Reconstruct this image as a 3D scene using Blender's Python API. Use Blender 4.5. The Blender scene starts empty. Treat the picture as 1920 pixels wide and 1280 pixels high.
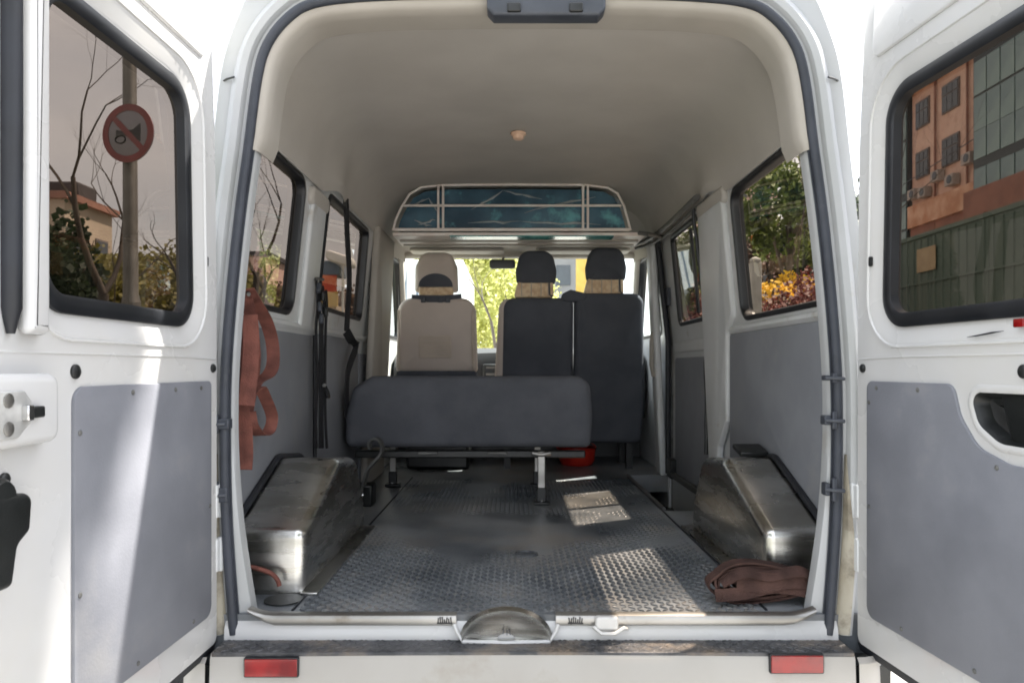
import bpy, bmesh, math, random
from mathutils import Vector, Matrix, noise
R = math.radians
sc = bpy.context.scene
COL = sc.collection
random.seed(7)

# ------------------------------------------------------------------ camera, sky, sun, exposure
# van floor is z = 0, the street is z = GZ; the rear opening lies in the plane y = 0, the van points to +y
GZ = -0.68
FPX, CX, HY = 1387.0, 960.0, 688.0          # focal length and horizon in photo pixels
CAM = Vector((-0.05, -1.94, 0.648))
cam = bpy.data.cameras.new('camera'); camo = bpy.data.objects.new('camera', cam); COL.objects.link(camo)
camo.location = CAM; camo.rotation_euler = (R(90), 0, 0)
cam.sensor_width = 36; cam.lens = 36 * FPX / 1920; cam.shift_y = 48 / 1920
cam.clip_start = 0.05; cam.clip_end = 1500
sc.camera = camo

SUN = Vector((0.48, 0.286, 1.0)).normalized()
world = bpy.data.worlds.new('World'); sc.world = world; world.use_nodes = True
wn, wl = world.node_tree.nodes, world.node_tree.links
bg = wn['Background']; bg.inputs['Strength'].default_value = 0.085
sky = wn.new('ShaderNodeTexSky'); sky.sky_type = 'NISHITA'; sky.sun_disc = False
sky.sun_elevation = math.asin(SUN.z); sky.sun_rotation = math.atan2(SUN.x, SUN.y)
sky.air_density = 1.0; sky.dust_density = 3.0; sky.ozone_density = 1.0
wtc = wn.new('ShaderNodeTexCoord'); wmp = wn.new('ShaderNodeMapping'); wmp.inputs['Scale'].default_value = (1.2, 1.2, 6.0)
wno = wn.new('ShaderNodeTexNoise'); wno.inputs['Scale'].default_value = 1.7; wno.inputs['Detail'].default_value = 6
wrp = wn.new('ShaderNodeValToRGB'); wrp.color_ramp.elements[0].position = .32; wrp.color_ramp.elements[1].position = .68
wrp.color_ramp.elements[0].color = (.62, .62, .62, 1); wrp.color_ramp.elements[1].color = (.92, .92, .92, 1)
wmx = wn.new('ShaderNodeMix'); wmx.data_type = 'RGBA'; wmx.inputs[7].default_value = (6.8, 7.0, 7.5, 1)
wl.new(wtc.outputs['Generated'], wmp.inputs['Vector']); wl.new(wmp.outputs[0], wno.inputs['Vector'])
wl.new(wno.outputs['Fac'], wrp.inputs[0]); wl.new(wrp.outputs[0], wmx.inputs[0])
wl.new(sky.outputs[0], wmx.inputs[6]); wl.new(wmx.outputs[2], bg.inputs['Color'])
sun = bpy.data.lights.new('sun', 'SUN'); sun.energy = 4.4; sun.angle = R(0.8); sun.color = (1, .95, .88)
suno = bpy.data.objects.new('sun', sun); COL.objects.link(suno)
suno.rotation_euler = SUN.to_track_quat('Z', 'Y').to_euler(); suno.location = (8, 5, 16)
vs = sc.view_settings; vs.view_transform = 'Standard'; vs.look = 'None'; vs.gamma = 1; vs.use_curve_mapping = False
vs.exposure = 2.4
sc.cycles.use_denoising = True
sc.cycles.filter_width = 1.8
sc.cycles.max_bounces = 10; sc.cycles.diffuse_bounces = 6; sc.cycles.glossy_bounces = 4; sc.cycles.transparent_max_bounces = 16
sc.cycles.sample_clamp_indirect = 6; sc.cycles.caustics_reflective = False; sc.cycles.caustics_refractive = False

# ------------------------------------------------------------------ materials
def lin(c):
    return tuple(((x / 255) / 12.92 if x / 255 <= .04045 else ((x / 255 + .055) / 1.055) ** 2.4) for x in c)
def mat(name, c1, rough=.5, metal=0.0, c2=None, scale=4.0, bump=0.0, bscale=60.0, detail=5, stretch=(1, 1, 1),
        lo=.38, hi=.62, rvar=.12, c3=None, s3=1.3, t3=(.55, .7), coat=0.0, spec=.5, rawc=False):
    m = bpy.data.materials.new(name); m.use_nodes = True
    n, l = m.node_tree.nodes, m.node_tree.links
    p = n['Principled BSDF']
    f = (lambda c: c) if rawc else lin
    a = f(c1); b = f(c2) if c2 else tuple(min(1, x * .86) for x in a)
    tc = n.new('ShaderNodeTexCoord'); mp = n.new('ShaderNodeMapping'); mp.inputs['Scale'].default_value = stretch
    l.new(tc.outputs['Object'], mp.inputs['Vector'])
    no = n.new('ShaderNodeTexNoise'); no.inputs['Scale'].default_value = scale; no.inputs['Detail'].default_value = detail
    l.new(mp.outputs[0], no.inputs['Vector'])
    rp = n.new('ShaderNodeValToRGB'); rp.color_ramp.elements[0].position = lo; rp.color_ramp.elements[1].position = hi
    rp.color_ramp.elements[0].color = (*b, 1); rp.color_ramp.elements[1].color = (*a, 1)
    l.new(no.outputs['Fac'], rp.inputs[0]); out = rp.outputs[0]
    if c3:
        n3 = n.new('ShaderNodeTexNoise'); n3.inputs['Scale'].default_value = s3; n3.inputs['Detail'].default_value = 8
        n3.inputs['Roughness'].default_value = .65
        l.new(tc.outputs['Object'], n3.inputs['Vector'])
        r3 = n.new('ShaderNodeMapRange'); r3.inputs[1].default_value = t3[0]; r3.inputs[2].default_value = t3[1]
        l.new(n3.outputs['Fac'], r3.inputs[0])
        mx = n.new('ShaderNodeMix'); mx.data_type = 'RGBA'; mx.inputs[7].default_value = (*f(c3), 1)
        l.new(r3.outputs[0], mx.inputs[0]); l.new(out, mx.inputs[6]); out = mx.outputs[2]
    l.new(out, p.inputs['Base Color'])
    rr = n.new('ShaderNodeMapRange'); rr.inputs[3].default_value = max(.03, rough - rvar); rr.inputs[4].default_value = min(1, rough + rvar)
    l.new(no.outputs['Fac'], rr.inputs[0]); l.new(rr.outputs[0], p.inputs['Roughness'])
    p.inputs['Metallic'].default_value = metal; p.inputs['Specular IOR Level'].default_value = spec
    p.inputs['Coat Weight'].default_value = coat
    if bump:
        nb = n.new('ShaderNodeTexNoise'); nb.inputs['Scale'].default_value = bscale; nb.inputs['Detail'].default_value = 4
        l.new(mp.outputs[0], nb.inputs['Vector'])
        bm_ = n.new('ShaderNodeBump'); bm_.inputs['Strength'].default_value = bump; bm_.inputs['Distance'].default_value = .01
        l.new(nb.outputs['Fac'], bm_.inputs['Height']); l.new(bm_.outputs[0], p.inputs['Normal'])
    return m
def glass(name, tint, refl=1.0):
    m = bpy.data.materials.new(name); m.use_nodes = True
    n, l = m.node_tree.nodes, m.node_tree.links; n.remove(n['Principled BSDF'])
    t = n.new('ShaderNodeBsdfTransparent'); t.inputs[0].default_value = (*tint, 1)
    g = n.new('ShaderNodeBsdfGlossy'); g.inputs['Roughness'].default_value = .015
    # Schlick reflectance, the same from both sides of the pane
    ge = n.new('ShaderNodeNewGeometry'); dt = n.new('ShaderNodeVectorMath'); dt.operation = 'DOT_PRODUCT'
    l.new(ge.outputs['Incoming'], dt.inputs[0]); l.new(ge.outputs['Normal'], dt.inputs[1])
    def mth(op, a, b=None):
        k = n.new('ShaderNodeMath'); k.operation = op
        for i, x in enumerate((a, b)):
            if x is None: continue
            if isinstance(x, (int, float)): k.inputs[i].default_value = x
            else: l.new(x, k.inputs[i])
        return k.outputs[0]
    pw = mth('POWER', mth('SUBTRACT', 1.0, mth('ABSOLUTE', dt.outputs['Value'])), 5.0)
    mu = mth('MULTIPLY', mth('ADD', mth('MULTIPLY', pw, .95), .05), refl)
    mx = n.new('ShaderNodeMixShader')
    l.new(mu, mx.inputs[0]); l.new(t.outputs[0], mx.inputs[1]); l.new(g.outputs[0], mx.inputs[2])
    l.new(mx.outputs[0], n['Material Output'].inputs[0])
    return m
M = {}
M['paint'] = mat('white_paint', (206, 206, 206), .28, c2=(200, 200, 200), scale=2.2, coat=.3, c3=(202, 199, 192), s3=2.0, t3=(.4, .9), bump=.02, bscale=7)
M['frame'] = mat('frame_paint_dimmed', (178, 180, 182), .38, c2=(169, 171, 171), scale=4, c3=(150, 142, 126), s3=5, t3=(.6, .85))  # same white paint, darkened to offset the strong light on the rear face
M['jamb'] = mat('jamb_paint_lifted', (218, 220, 222), .38, c2=(210, 212, 212), scale=4, c3=(158, 146, 124), s3=5, t3=(.6, .8))  # same white paint, lightened to make up for the dim interior
M['grimy'] = mat('grimy_pillar', (182, 176, 162), .6, c2=(150, 142, 124), scale=9, c3=(110, 102, 88), s3=12, t3=(.5, .7), stretch=(1, 1, .3))
M['bumper'] = mat('bumper_paint_dimmed', (172, 169, 164), .42, c2=(164, 160, 154), scale=3, c3=(150, 142, 130), s3=6, t3=(.58, .8))  # van white darkened to offset the light falling on the rear, plus dirt
M['roofpaint'] = mat('roof_paint', (224, 222, 214), .4, c2=(214, 211, 203), scale=2)
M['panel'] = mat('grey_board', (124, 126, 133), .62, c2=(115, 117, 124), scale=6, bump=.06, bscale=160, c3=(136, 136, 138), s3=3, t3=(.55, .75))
M['panel_lifted'] = mat('grey_board_lifted', (142, 145, 152), .62, c2=(132, 135, 142), scale=5, bump=.06, bscale=160, c3=(150, 150, 152), s3=3, t3=(.55, .75))  # door board colour lightened to make up for the dim load space
M['liner'] = mat('headliner', (198, 193, 186), .9, c2=(190, 185, 178), scale=3, bump=.1, bscale=240, rvar=.05, spec=.2)
M['trim'] = mat('beige_trim', (174, 168, 159), .6, c2=(166, 160, 151), scale=6)
M['rubber'] = mat('black_rubber', (34, 37, 44), .55, c2=(26, 28, 33), scale=12, c3=(70, 70, 70), s3=9, t3=(.62, .8))
M['grey_rubber'] = mat('slate_rubber', (58, 62, 71), .6, c2=(48, 52, 60), scale=12, c3=(96, 97, 98), s3=9, t3=(.6, .85))
M['seal'] = mat('window_seal', (30, 32, 36), .42, c2=(22, 24, 28), scale=10)
M['plastic'] = mat('black_plastic', (30, 32, 32), .38, c2=(24, 26, 26), scale=12, bump=.05, bscale=200)
M['latch_grey'] = mat('dark_grey_plastic', (66, 70, 78), .45, c2=(56, 60, 68), scale=9)
M['navy'] = mat('charcoal_fabric', (98, 100, 106), .92, c2=(89, 91, 97), scale=7, bump=.35, bscale=330, rvar=.05, spec=.15)
M['black_fab'] = mat('black_fabric', (90, 93, 100), .92, c2=(82, 85, 92), scale=6, bump=.3, bscale=330, rvar=.05, spec=.15)
M['beige'] = mat('beige_vinyl', (208, 195, 184), .62, c2=(200, 187, 176), scale=5, bump=.1, bscale=260)
M['beige2'] = mat('beige_vinyl_light', (204, 190, 174), .6, c2=(194, 180, 164), scale=8, bump=.1, bscale=200)
M['tan'] = mat('tan_beads', (244, 220, 186), .6, c2=(222, 190, 150), scale=40, bump=.5, bscale=220)
M['steel'] = mat('stainless', (214, 213, 209), .27, 1.0, c2=(180, 179, 172), scale=5, stretch=(1, 1, 6), bump=.03, bscale=18, c3=(170, 166, 158), s3=4, t3=(.55, .75))
M['alu'] = mat('aluminium', (178, 176, 172), .4, .9, c2=(146, 144, 140), scale=10, stretch=(.3, 1, 1), c3=(116, 108, 98), s3=9, t3=(.58, .75))
M['chrome'] = mat('chrome', (200, 200, 200), .16, 1.0, c2=(170, 170, 170), scale=6)
M['plate'] = mat('zinc_plate', (214, 214, 212), .45, .4, c2=(190, 190, 188), scale=30)
M['rail'] = mat('grey_rail', (112, 112, 110), .5, .3, c2=(92, 92, 90), scale=12)
M['strap'] = mat('orange_webbing', (134, 86, 76), .85, c2=(106, 68, 61), scale=20, bump=.5, bscale=300, rvar=.05, spec=.2)
M['strap2'] = mat('brown_webbing', (88, 66, 60), .9, c2=(64, 48, 44), scale=14, bump=.5, bscale=300, rvar=.05, spec=.2)
M['belt'] = mat('seat_belt', (34, 34, 38), .8, c2=(26, 26, 30), scale=30, bump=.3, bscale=300)
M['redlens'] = mat('red_lens', (150, 16, 15), .22, c2=(112, 12, 13), scale=14, coat=.6, stretch=(1, 1, 1))
M['redtub'] = mat('red_plastic', (196, 46, 30), .35, c2=(168, 34, 24), scale=8)
M['dash'] = mat('dashboard', (44, 46, 50), .7, c2=(36, 38, 41), scale=9, bump=.1, bscale=150)
M['offwhite'] = mat('cream_bar', (244, 238, 232), .35, c2=(236, 224, 216), scale=14)
M['teal'] = mat('teal_reflection', (64, 168, 160), .25, c2=(44, 120, 130), scale=5, stretch=(1, 1, 4), coat=.4)  # reflection under the rack shelf, put into the colour
M['dark_teal'] = mat('dark_film_board', (78, 116, 136), .18, c2=(46, 76, 96), scale=4, coat=.8, c3=(110, 178, 188), s3=5, t3=(.56, .66))
M['film'] = mat('clear_film_fold', (196, 202, 204), .2, c2=(150, 160, 166), scale=10)
M['lamp'] = mat('dome_lamp', (246, 214, 190), .4, c2=(240, 200, 172), scale=12)
M['mirror'] = mat('mirror_back', (58, 60, 62), .4, c2=(50, 52, 54), scale=9)
M['glass_dark'] = glass('tinted_glass', (.168, .139, .115), 1.2)
M['glass_side'] = glass('tinted_side_glass', (.40, .345, .29), 1.2)
M['glass_light'] = glass('lightly_tinted_glass', (.72, .68, .62), 1.2)
M['glass_clear'] = glass('clear_glass', (.84, .88, .84), .6)
# exterior
M['ground'] = mat('concrete_ground', (160, 159, 156), .9, c2=(144, 143, 140), scale=1.3, bump=.3, bscale=30, c3=(132, 128, 120), s3=.6, t3=(.5, .7))
M['asphalt'] = mat('asphalt', (92, 92, 94), .9, c2=(78, 78, 80), scale=3, bump=.5, bscale=90)
M['kerb'] = mat('kerb_stone', (150, 148, 142), .85, c2=(130, 128, 122), scale=3, bump=.2, bscale=40)
M['line'] = mat('road_line', (214, 212, 204), .8, c2=(186, 184, 178), scale=8)
M['bark'] = mat('bark', (74, 64, 56), .9, c2=(52, 45, 40), scale=7, bump=.6, bscale=40, stretch=(1, 1, .3))
M['bark_grey'] = mat('grey_bark', (96, 88, 80), .9, c2=(70, 63, 57), scale=7, bump=.6, bscale=40, stretch=(1, 1, .3))
M['pole'] = mat('galvanised_pole', (122, 120, 116), .5, .5, c2=(104, 102, 98), scale=5)
M['salmon'] = mat('salmon_render', (226, 196, 178), .85, c2=(216, 184, 166), scale=.8, c3=(186, 148, 130), s3=1.4, t3=(.5, .75), bump=.1, bscale=20)
M['salmon_band'] = mat('salmon_band', (222, 186, 160), .85, c2=(192, 144, 114), scale=1.2)
M['brownband'] = mat('brown_fascia', (158, 116, 102), .8, c2=(138, 100, 88), scale=1.2)
M['curtain'] = mat('green_curtain_glass', (118, 150, 146), .12, c2=(84, 118, 122), scale=.35, coat=.5, spec=.9)
M['mullion'] = mat('mullion', (72, 80, 82), .4, .5, c2=(62, 70, 72), scale=5)
M['winframe'] = mat('window_frame_grey', (118, 110, 108), .5, c2=(104, 97, 95), scale=5)
M['winpane'] = mat('dark_window_pane', (58, 66, 74), .1, c2=(44, 50, 58), scale=.8, spec=.9)
M['ac'] = mat('ac_casing', (178, 172, 166), .5, c2=(162, 156, 150), scale=5)
M['hoard'] = mat('green_hoarding', (104, 122, 112), .6, c2=(94, 112, 103), scale=1.5, c3=(116, 132, 122), s3=.9, t3=(.5, .7))
M['notice'] = mat('beige_notice', (196, 176, 142), .7, c2=(184, 163, 130), scale=6)
M['yellow'] = mat('yellow_paint', (232, 196, 104), .5, c2=(222, 182, 90), scale=3)
M['orange'] = mat('orange_paint', (232, 96, 40), .5, c2=(220, 76, 34), scale=3)
M['kioskwhite'] = mat('kiosk_white', (236, 236, 232), .5, c2=(226, 226, 222), scale=3)
M['house'] = mat('cream_render', (186, 172, 156), .85, c2=(172, 159, 144), scale=.7, bump=.1, bscale=15)
M['greywall'] = mat('grey_render', (150, 150, 152), .85, c2=(138, 138, 140), scale=.6)
M['pink'] = mat('pink_render', (214, 182, 174), .85, c2=(202, 170, 162), scale=.6)
M['roofdark'] = mat('dark_roof', (70, 66, 68), .8, c2=(58, 55, 56), scale=2)
M['truck'] = mat('truck_white', (236, 238, 240), .4, c2=(226, 228, 230), scale=2)
M['truckblue'] = mat('truck_blue_grey', (120, 136, 156), .5, c2=(108, 124, 144), scale=2)
M['tyre'] = mat('tyre', (34, 34, 35), .8, c2=(27, 27, 28), scale=12, bump=.2, bscale=60)
M['signred'] = mat('sign_red', (134, 60, 60), .5, c2=(120, 54, 56), scale=5)
M['signwhite'] = mat('sign_white', (140, 138, 148), .5, c2=(128, 126, 136), scale=4)
M['signblack'] = mat('sign_black', (34, 34, 36), .5, c2=(28, 28, 30), scale=5)
M['label'] = mat('worn_label_print', (40, 40, 40), .6, c2=(60, 60, 60), scale=60)
M['grass'] = mat('verge_grass', (92, 98, 56), .9, c2=(74, 80, 46), scale=6, bump=.5, bscale=60)
def leafmat(name, a, b):
    m = mat(name, a, .6, c2=b, scale=1.6, detail=3, spec=.3); m.node_tree.nodes['Principled BSDF'].inputs['Subsurface Weight'].default_value = 0
    n, l = m.node_tree.nodes, m.node_tree.links
    p = n['Principled BSDF']; tr = n.new('ShaderNodeBsdfTranslucent'); tr.inputs[0].default_value = (*lin(a), 1)
    mx = n.new('ShaderNodeMixShader'); mx.inputs[0].default_value = .3
    l.new(p.outputs[0], mx.inputs[1]); l.new(tr.outputs[0], mx.inputs[2]); l.new(mx.outputs[0], n['Material Output'].inputs[0])
    return m
M['leaf_spring'] = leafmat('spring_leaves', (204, 204, 128), (168, 172, 96))
M['leaf_green'] = leafmat('green_leaves', (116, 132, 64), (84, 102, 50))
M['leaf_dark'] = leafmat('dark_leaves', (52, 66, 42), (36, 48, 34))
M['leaf_olive'] = leafmat('olive_leaves', (128, 122, 62), (98, 92, 48))
M['leaf_red'] = leafmat('red_leaves', (112, 48, 38), (78, 36, 32))
M['leaf_yellow'] = leafmat('yellow_blossom', (232, 190, 50), (196, 170, 48))
M['leaf_brown'] = leafmat('brown_leaves', (112, 86, 60), (84, 62, 46))

# floor: rubber checker sheet with worn, dusty zones and dark zones painted for shade
def floor_mat():
    m = mat('rubber_floor', (140, 143, 146), .32, c2=(80, 85, 90), scale=2.6, detail=10, lo=.38, hi=.64, rvar=.16, c3=(142, 132, 120), s3=2.2, t3=(.5, .78), bump=.15, bscale=120)
    return m
M['floor'] = floor_mat()
M['tread'] = mat('rubber_tread', (106, 109, 112), .28, c2=(68, 72, 77), scale=3, detail=8, c3=(134, 124, 112), s3=3, t3=(.52, .8))
M['step'] = mat('bumper_step_plate', (96, 96, 98), .5, .35, c2=(66, 67, 70), scale=14, c3=(126, 112, 96), s3=7, t3=(.5, .72), bump=.4, bscale=70)

# ------------------------------------------------------------------ mesh helpers
WORLD = {}
class MB:
    def __init__(s): s.v = []; s.f = []
    def add(s, vs, fs):
        b = len(s.v); s.v += [tuple(v) for v in vs]; s.f += [tuple(i + b for i in f) for f in fs]; return s
    def box(s, c, d, rot=None):
        x, y, z = (k / 2 for k in d); vs = [Vector((a * x, b * y, e * z)) for a in (-1, 1) for b in (-1, 1) for e in (-1, 1)]
        if rot is not None:
            rm = rot if isinstance(rot, Matrix) else Matrix.Rotation(rot, 3, 'Z'); vs = [rm @ v for v in vs]
        return s.add([v + Vector(c) for v in vs], [(0, 1, 3, 2), (4, 6, 7, 5), (0, 4, 5, 1), (2, 3, 7, 6), (0, 2, 6, 4), (1, 5, 7, 3)])
    def box2(s, a, b):
        return s.box([(p + q) / 2 for p, q in zip(a, b)], [abs(q - p) for p, q in zip(a, b)])
    def loft(s, rows, cu=True, cv=False, cap=False):
        n = len(rows[0]); vs = [p for r in rows for p in r]; fs = []
        m = len(rows)
        for i in range(m if cv else m - 1):
            for j in range(n if cu else n - 1):
                a, b = i * n + j, i * n + (j + 1) % n; c, d = ((i + 1) % m) * n + (j + 1) % n, ((i + 1) % m) * n + j
                fs.append((a, b, c, d))
        if cap: fs += [tuple(range(n)), tuple(range((m - 1) * n, m * n))[::-1]]
        return s.add(vs, fs)
    def tube(s, pts, r, n=8, closed=False, cap=True, squash=None):
        pts = [Vector(p) for p in pts]; rows = []; m = len(pts); up = None
        for i, p in enumerate(pts):
            if closed: t = pts[(i + 1) % m] - pts[i - 1]
            else: t = pts[min(i + 1, m - 1)] - pts[max(i - 1, 0)]
            t.normalize()
            if up is None:
                up = Vector((0, 0, 1)) if abs(t.z) < .9 else Vector((0, 1, 0))
            a = t.cross(up)
            if a.length < 1e-5: a = t.orthogonal()
            a.normalize(); b = a.cross(t); b.normalize(); up = b
            rr = r[i] if isinstance(r, (list, tuple)) else r
            rows.append([p + a * (rr * math.cos(2 * math.pi * k / n)) + b * (rr * math.sin(2 * math.pi * k / n)) for k in range(n)])
        return s.loft(rows, True, closed, cap and not closed)
    def ribbon(s, pts, w, side, t=.003):
        # flat webbing: w wide along "side" (vector or list), t thick
        pts = [Vector(p) for p in pts]; rows = []; m = len(pts)
        for i, p in enumerate(pts):
            tg = (pts[min(i + 1, m - 1)] - pts[max(i - 1, 0)]).normalized()
            sd = Vector(side[i] if isinstance(side, list) else side); sd = (sd - tg * sd.dot(tg)).normalized(); nn = tg.cross(sd)
            rows.append([p + sd * w / 2 + nn * t, p - sd * w / 2 + nn * t, p - sd * w / 2 - nn * t, p + sd * w / 2 - nn * t])
        return s.loft(rows, True, False, True)
    def ngon(s, pts): return s.add(pts, [tuple(range(len(pts)))])
    def lathe(s, c, prof, n=20, axis='Z'):
        rows = []
        for r, h in prof:
            row = []
            for k in range(n):
                a = 2 * math.pi * k / n; u, v = r * math.cos(a), r * math.sin(a)
                row.append({'Z': (c[0] + u, c[1] + v, c[2] + h), 'Y': (c[0] + u, c[1] + h, c[2] + v), 'X': (c[0] + h, c[1] + u, c[2] + v)}[axis])
            rows.append(row)
        return s.loft(rows, True, False, True)
def obj(name, mesh, parent=None):
    o = bpy.data.objects.new(name, mesh); COL.objects.link(o)
    if parent: o.parent = parent
    return o
def build(name, mb, m, parent=None, local=False, smooth=38, bevel=0, seg=2, keep=None):
    off = Vector((0, 0, 0)) if local or parent is None else WORLD.get(parent.name, Vector((0, 0, 0)))
    me = bpy.data.meshes.new(name)
    me.from_pydata([(v[0] - off.x, v[1] - off.y, v[2] - off.z) for v in mb.v], [], mb.f)
    me.materials.append(M[m] if isinstance(m, str) else m)
    b = bmesh.new(); b.from_mesh(me); bmesh.ops.remove_doubles(b, verts=b.verts, dist=1e-6)
    bmesh.ops.recalc_face_normals(b, faces=b.faces); b.to_mesh(me); b.free()
    if smooth:
        me.polygons.foreach_set('use_smooth', [True] * len(me.polygons)); me.set_sharp_from_angle(angle=R(smooth))
    o = obj(name, me, parent); WORLD[o.name] = off
    if bevel:
        bv = o.modifiers.new('bevel', 'BEVEL'); bv.width = bevel; bv.segments = seg; bv.limit_method = 'ANGLE'; bv.angle_limit = R(40)
    return o
def tag(o, label=None, cat=None, group=None, kind=None):
    if label: o['label'] = label
    if cat: o['category'] = cat
    if group: o['group'] = group
    if kind: o['kind'] = kind
    return o
def empty(name, loc, label=None, cat=None, group=None):
    o = bpy.data.objects.new(name, None); COL.objects.link(o); o.location = loc; o.empty_display_size = .2
    WORLD[o.name] = Vector(loc); return tag(o, label, cat, group)
def copy_tree(o, parent=None):
    c = o.copy(); COL.objects.link(c); c.parent = parent; WORLD[c.name] = WORLD.get(o.name, Vector((0, 0, 0)))
    for ch in list(o.children): copy_tree(ch, c)
    return c
def rpoly(pts, rad, seg=6):
    n = len(pts); out = []
    rad = rad if isinstance(rad, (list, tuple)) else [rad] * n
    for i in range(n):
        p = Vector(pts[i]); a = Vector(pts[i - 1]) - p; b = Vector(pts[(i + 1) % n]) - p
        la, lb = a.length, b.length; a.normalize(); b.normalize()
        ang = a.angle(b); r = rad[i]
        if r <= 0 or abs(ang - math.pi) < 1e-3: out.append((p.x, p.y)); continue
        d = min(r / math.tan(ang / 2), la * .49, lb * .49); r2 = d * math.tan(ang / 2)
        c = p + (a + b).normalized() * (r2 / math.sin(ang / 2)); s0 = p + a * d - c; e0 = p + b * d - c
        a0 = math.atan2(s0.y, s0.x); a1 = math.atan2(e0.y, e0.x); da = (a1 - a0 + math.pi) % (2 * math.pi) - math.pi
        for k in range(seg + 1):
            t = a0 + da * k / seg; out.append((c.x + r2 * math.cos(t), c.y + r2 * math.sin(t)))
    return out
def rrect(u0, u1, v0, v1, r, seg=6): return rpoly([(u0, v0), (u1, v0), (u1, v1), (u0, v1)], r, seg)
def inset(loop, d):
    n = len(loop); A = sum(loop[i - 1][0] * loop[i][1] - loop[i][0] * loop[i - 1][1] for i in range(n)); sg = 1 if A > 0 else -1
    out = []
    for i in range(n):
        p = Vector(loop[i]); e1 = p - Vector(loop[i - 1]); e2 = Vector(loop[(i + 1) % n]) - p
        n1 = Vector((-e1.y, e1.x)).normalized(); n2 = Vector((-e2.y, e2.x)).normalized(); m = n1 + n2
        m = m / max(.3, m.dot(n1)) if m.length > 1e-6 else n1
        q = p + m * d * sg; out.append((q.x, q.y))
    return out
def sheet(mb, outer, holes, mapf, w=0.0):
    b = bmesh.new()
    for lp in [outer] + holes:
        vs_ = [b.verts.new((u, v, 0)) for u, v in lp]
        for i in range(len(vs_)): b.edges.new((vs_[i - 1], vs_[i]))
    bmesh.ops.triangle_fill(b, use_beauty=True, use_dissolve=False, edges=b.edges[:])
    b.verts.index_update()
    mb.add([mapf(v.co.x, v.co.y, w) for v in b.verts], [tuple(v.index for v in f.verts) for f in b.faces]); b.free()
    return mb
def puff(mb, loop, mapf, w0, w1, r, bulge=0.0, seg=4):
    # solid with outline "loop", from depth w0 to w1, edges rounded by r
    rows = []
    for k in range(seg + 1):
        a = math.pi / 2 * k / seg; l2 = inset(loop, r * (1 - math.sin(a))); rows.append([mapf(u, v, w0 + r * (1 - math.cos(a)) if w1 > w0 else w0 - r * (1 - math.cos(a))) for u, v in l2])
    sgn = 1 if w1 > w0 else -1
    for k in range(seg + 1):
        a = math.pi / 2 * (1 - k / seg); l2 = inset(loop, r * (1 - math.sin(a))); rows.append([mapf(u, v, w1 - sgn * r * (1 - math.cos(a))) for u, v in l2])
    if bulge:
        cu = sum(p[0] for p in loop) / len(loop); cv_ = sum(p[1] for p in loop) / len(loop)
        l2 = inset(loop, r)
        for t in (.75, .5, .25, .02):
            rows.append([mapf(cu + (u - cu) * t, cv_ + (v - cv_) * t, w1 + sgn * bulge * (1 - t * t)) for u, v in l2])
    mb.loft(rows, True, False, True); return mb
def catmull(pts, n):
    out = []; P = [pts[0]] + list(pts) + [pts[-1]]
    for i in range(1, len(P) - 2):
        p0, p1, p2, p3 = (Vector(q) for q in P[i - 1:i + 3])
        for k in range(n):
            t = k / n; out.append(.5 * (2 * p1 + (p2 - p0) * t + (2 * p0 - 5 * p1 + 4 * p2 - p3) * t * t + (3 * p1 - p0 - 3 * p2 + p3) * t ** 3))
    out.append(Vector(pts[-1])); return out
def pix_x(px, py, X):          # point on the plane x = X seen at a photo pixel
    d = (X - CAM.x) * FPX / (px - CX); return Vector((X, CAM.y + d, CAM.z - (py - HY) * d / FPX))
def pix_y(px, py, Y):          # point on the plane y = Y
    d = Y - CAM.y; return Vector((CAM.x + (px - CX) * d / FPX, Y, CAM.z - (py - HY) * d / FPX))

# ================================================================== SETTING
g = MB(); g.ngon([(-600, -600, GZ), (600, -600, GZ), (600, 600, GZ), (-600, 600, GZ)])
tag(build('ground', g, 'ground', smooth=0), kind='structure')
g = MB(); g.ngon([(3.2, -300, GZ + .004), (6.2, -300, GZ + .004), (6.2, 300, GZ + .004), (3.2, 300, GZ + .004)])
tag(build('road', g, 'asphalt', smooth=0), kind='structure')
g = MB()
for y in range(-12, 60, 6): g.box2((4.64, y, GZ + .006), (4.76, y + 3, GZ + .009))
tag(build('road_marking', g, 'line', smooth=0), kind='structure')
g = MB(); g.box2((-3.3, -60, GZ - .05), (-3.12, 120, GZ + .12)); g.box2((6.2, -60, GZ - .05), (6.38, 120, GZ + .12))
tag(build('kerb', g, 'kerb', smooth=0, bevel=.015), kind='structure')
g = MB(); g.box2((-14, -60, GZ - .05), (-3.304, 120, GZ + .1))
tag(build('verge', g, 'grass', smooth=0), kind='structure')

# ================================================================== VAN
VAN = empty('van', (0, 1.6, GZ), 'white high-roof van with both rear doors swung open', 'van')
WX, BELT, TUM, WT = .87, .80, .107, .026     # inner wall half width, belt height, tumblehome, wall thickness
def wall(side):
    def f(u, v, w):
        x = WX - (TUM * (v - BELT) if v > BELT else 0) - w
        return (side * x, u, v)
    return f
WL, WR = wall(-1), wall(1)

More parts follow.
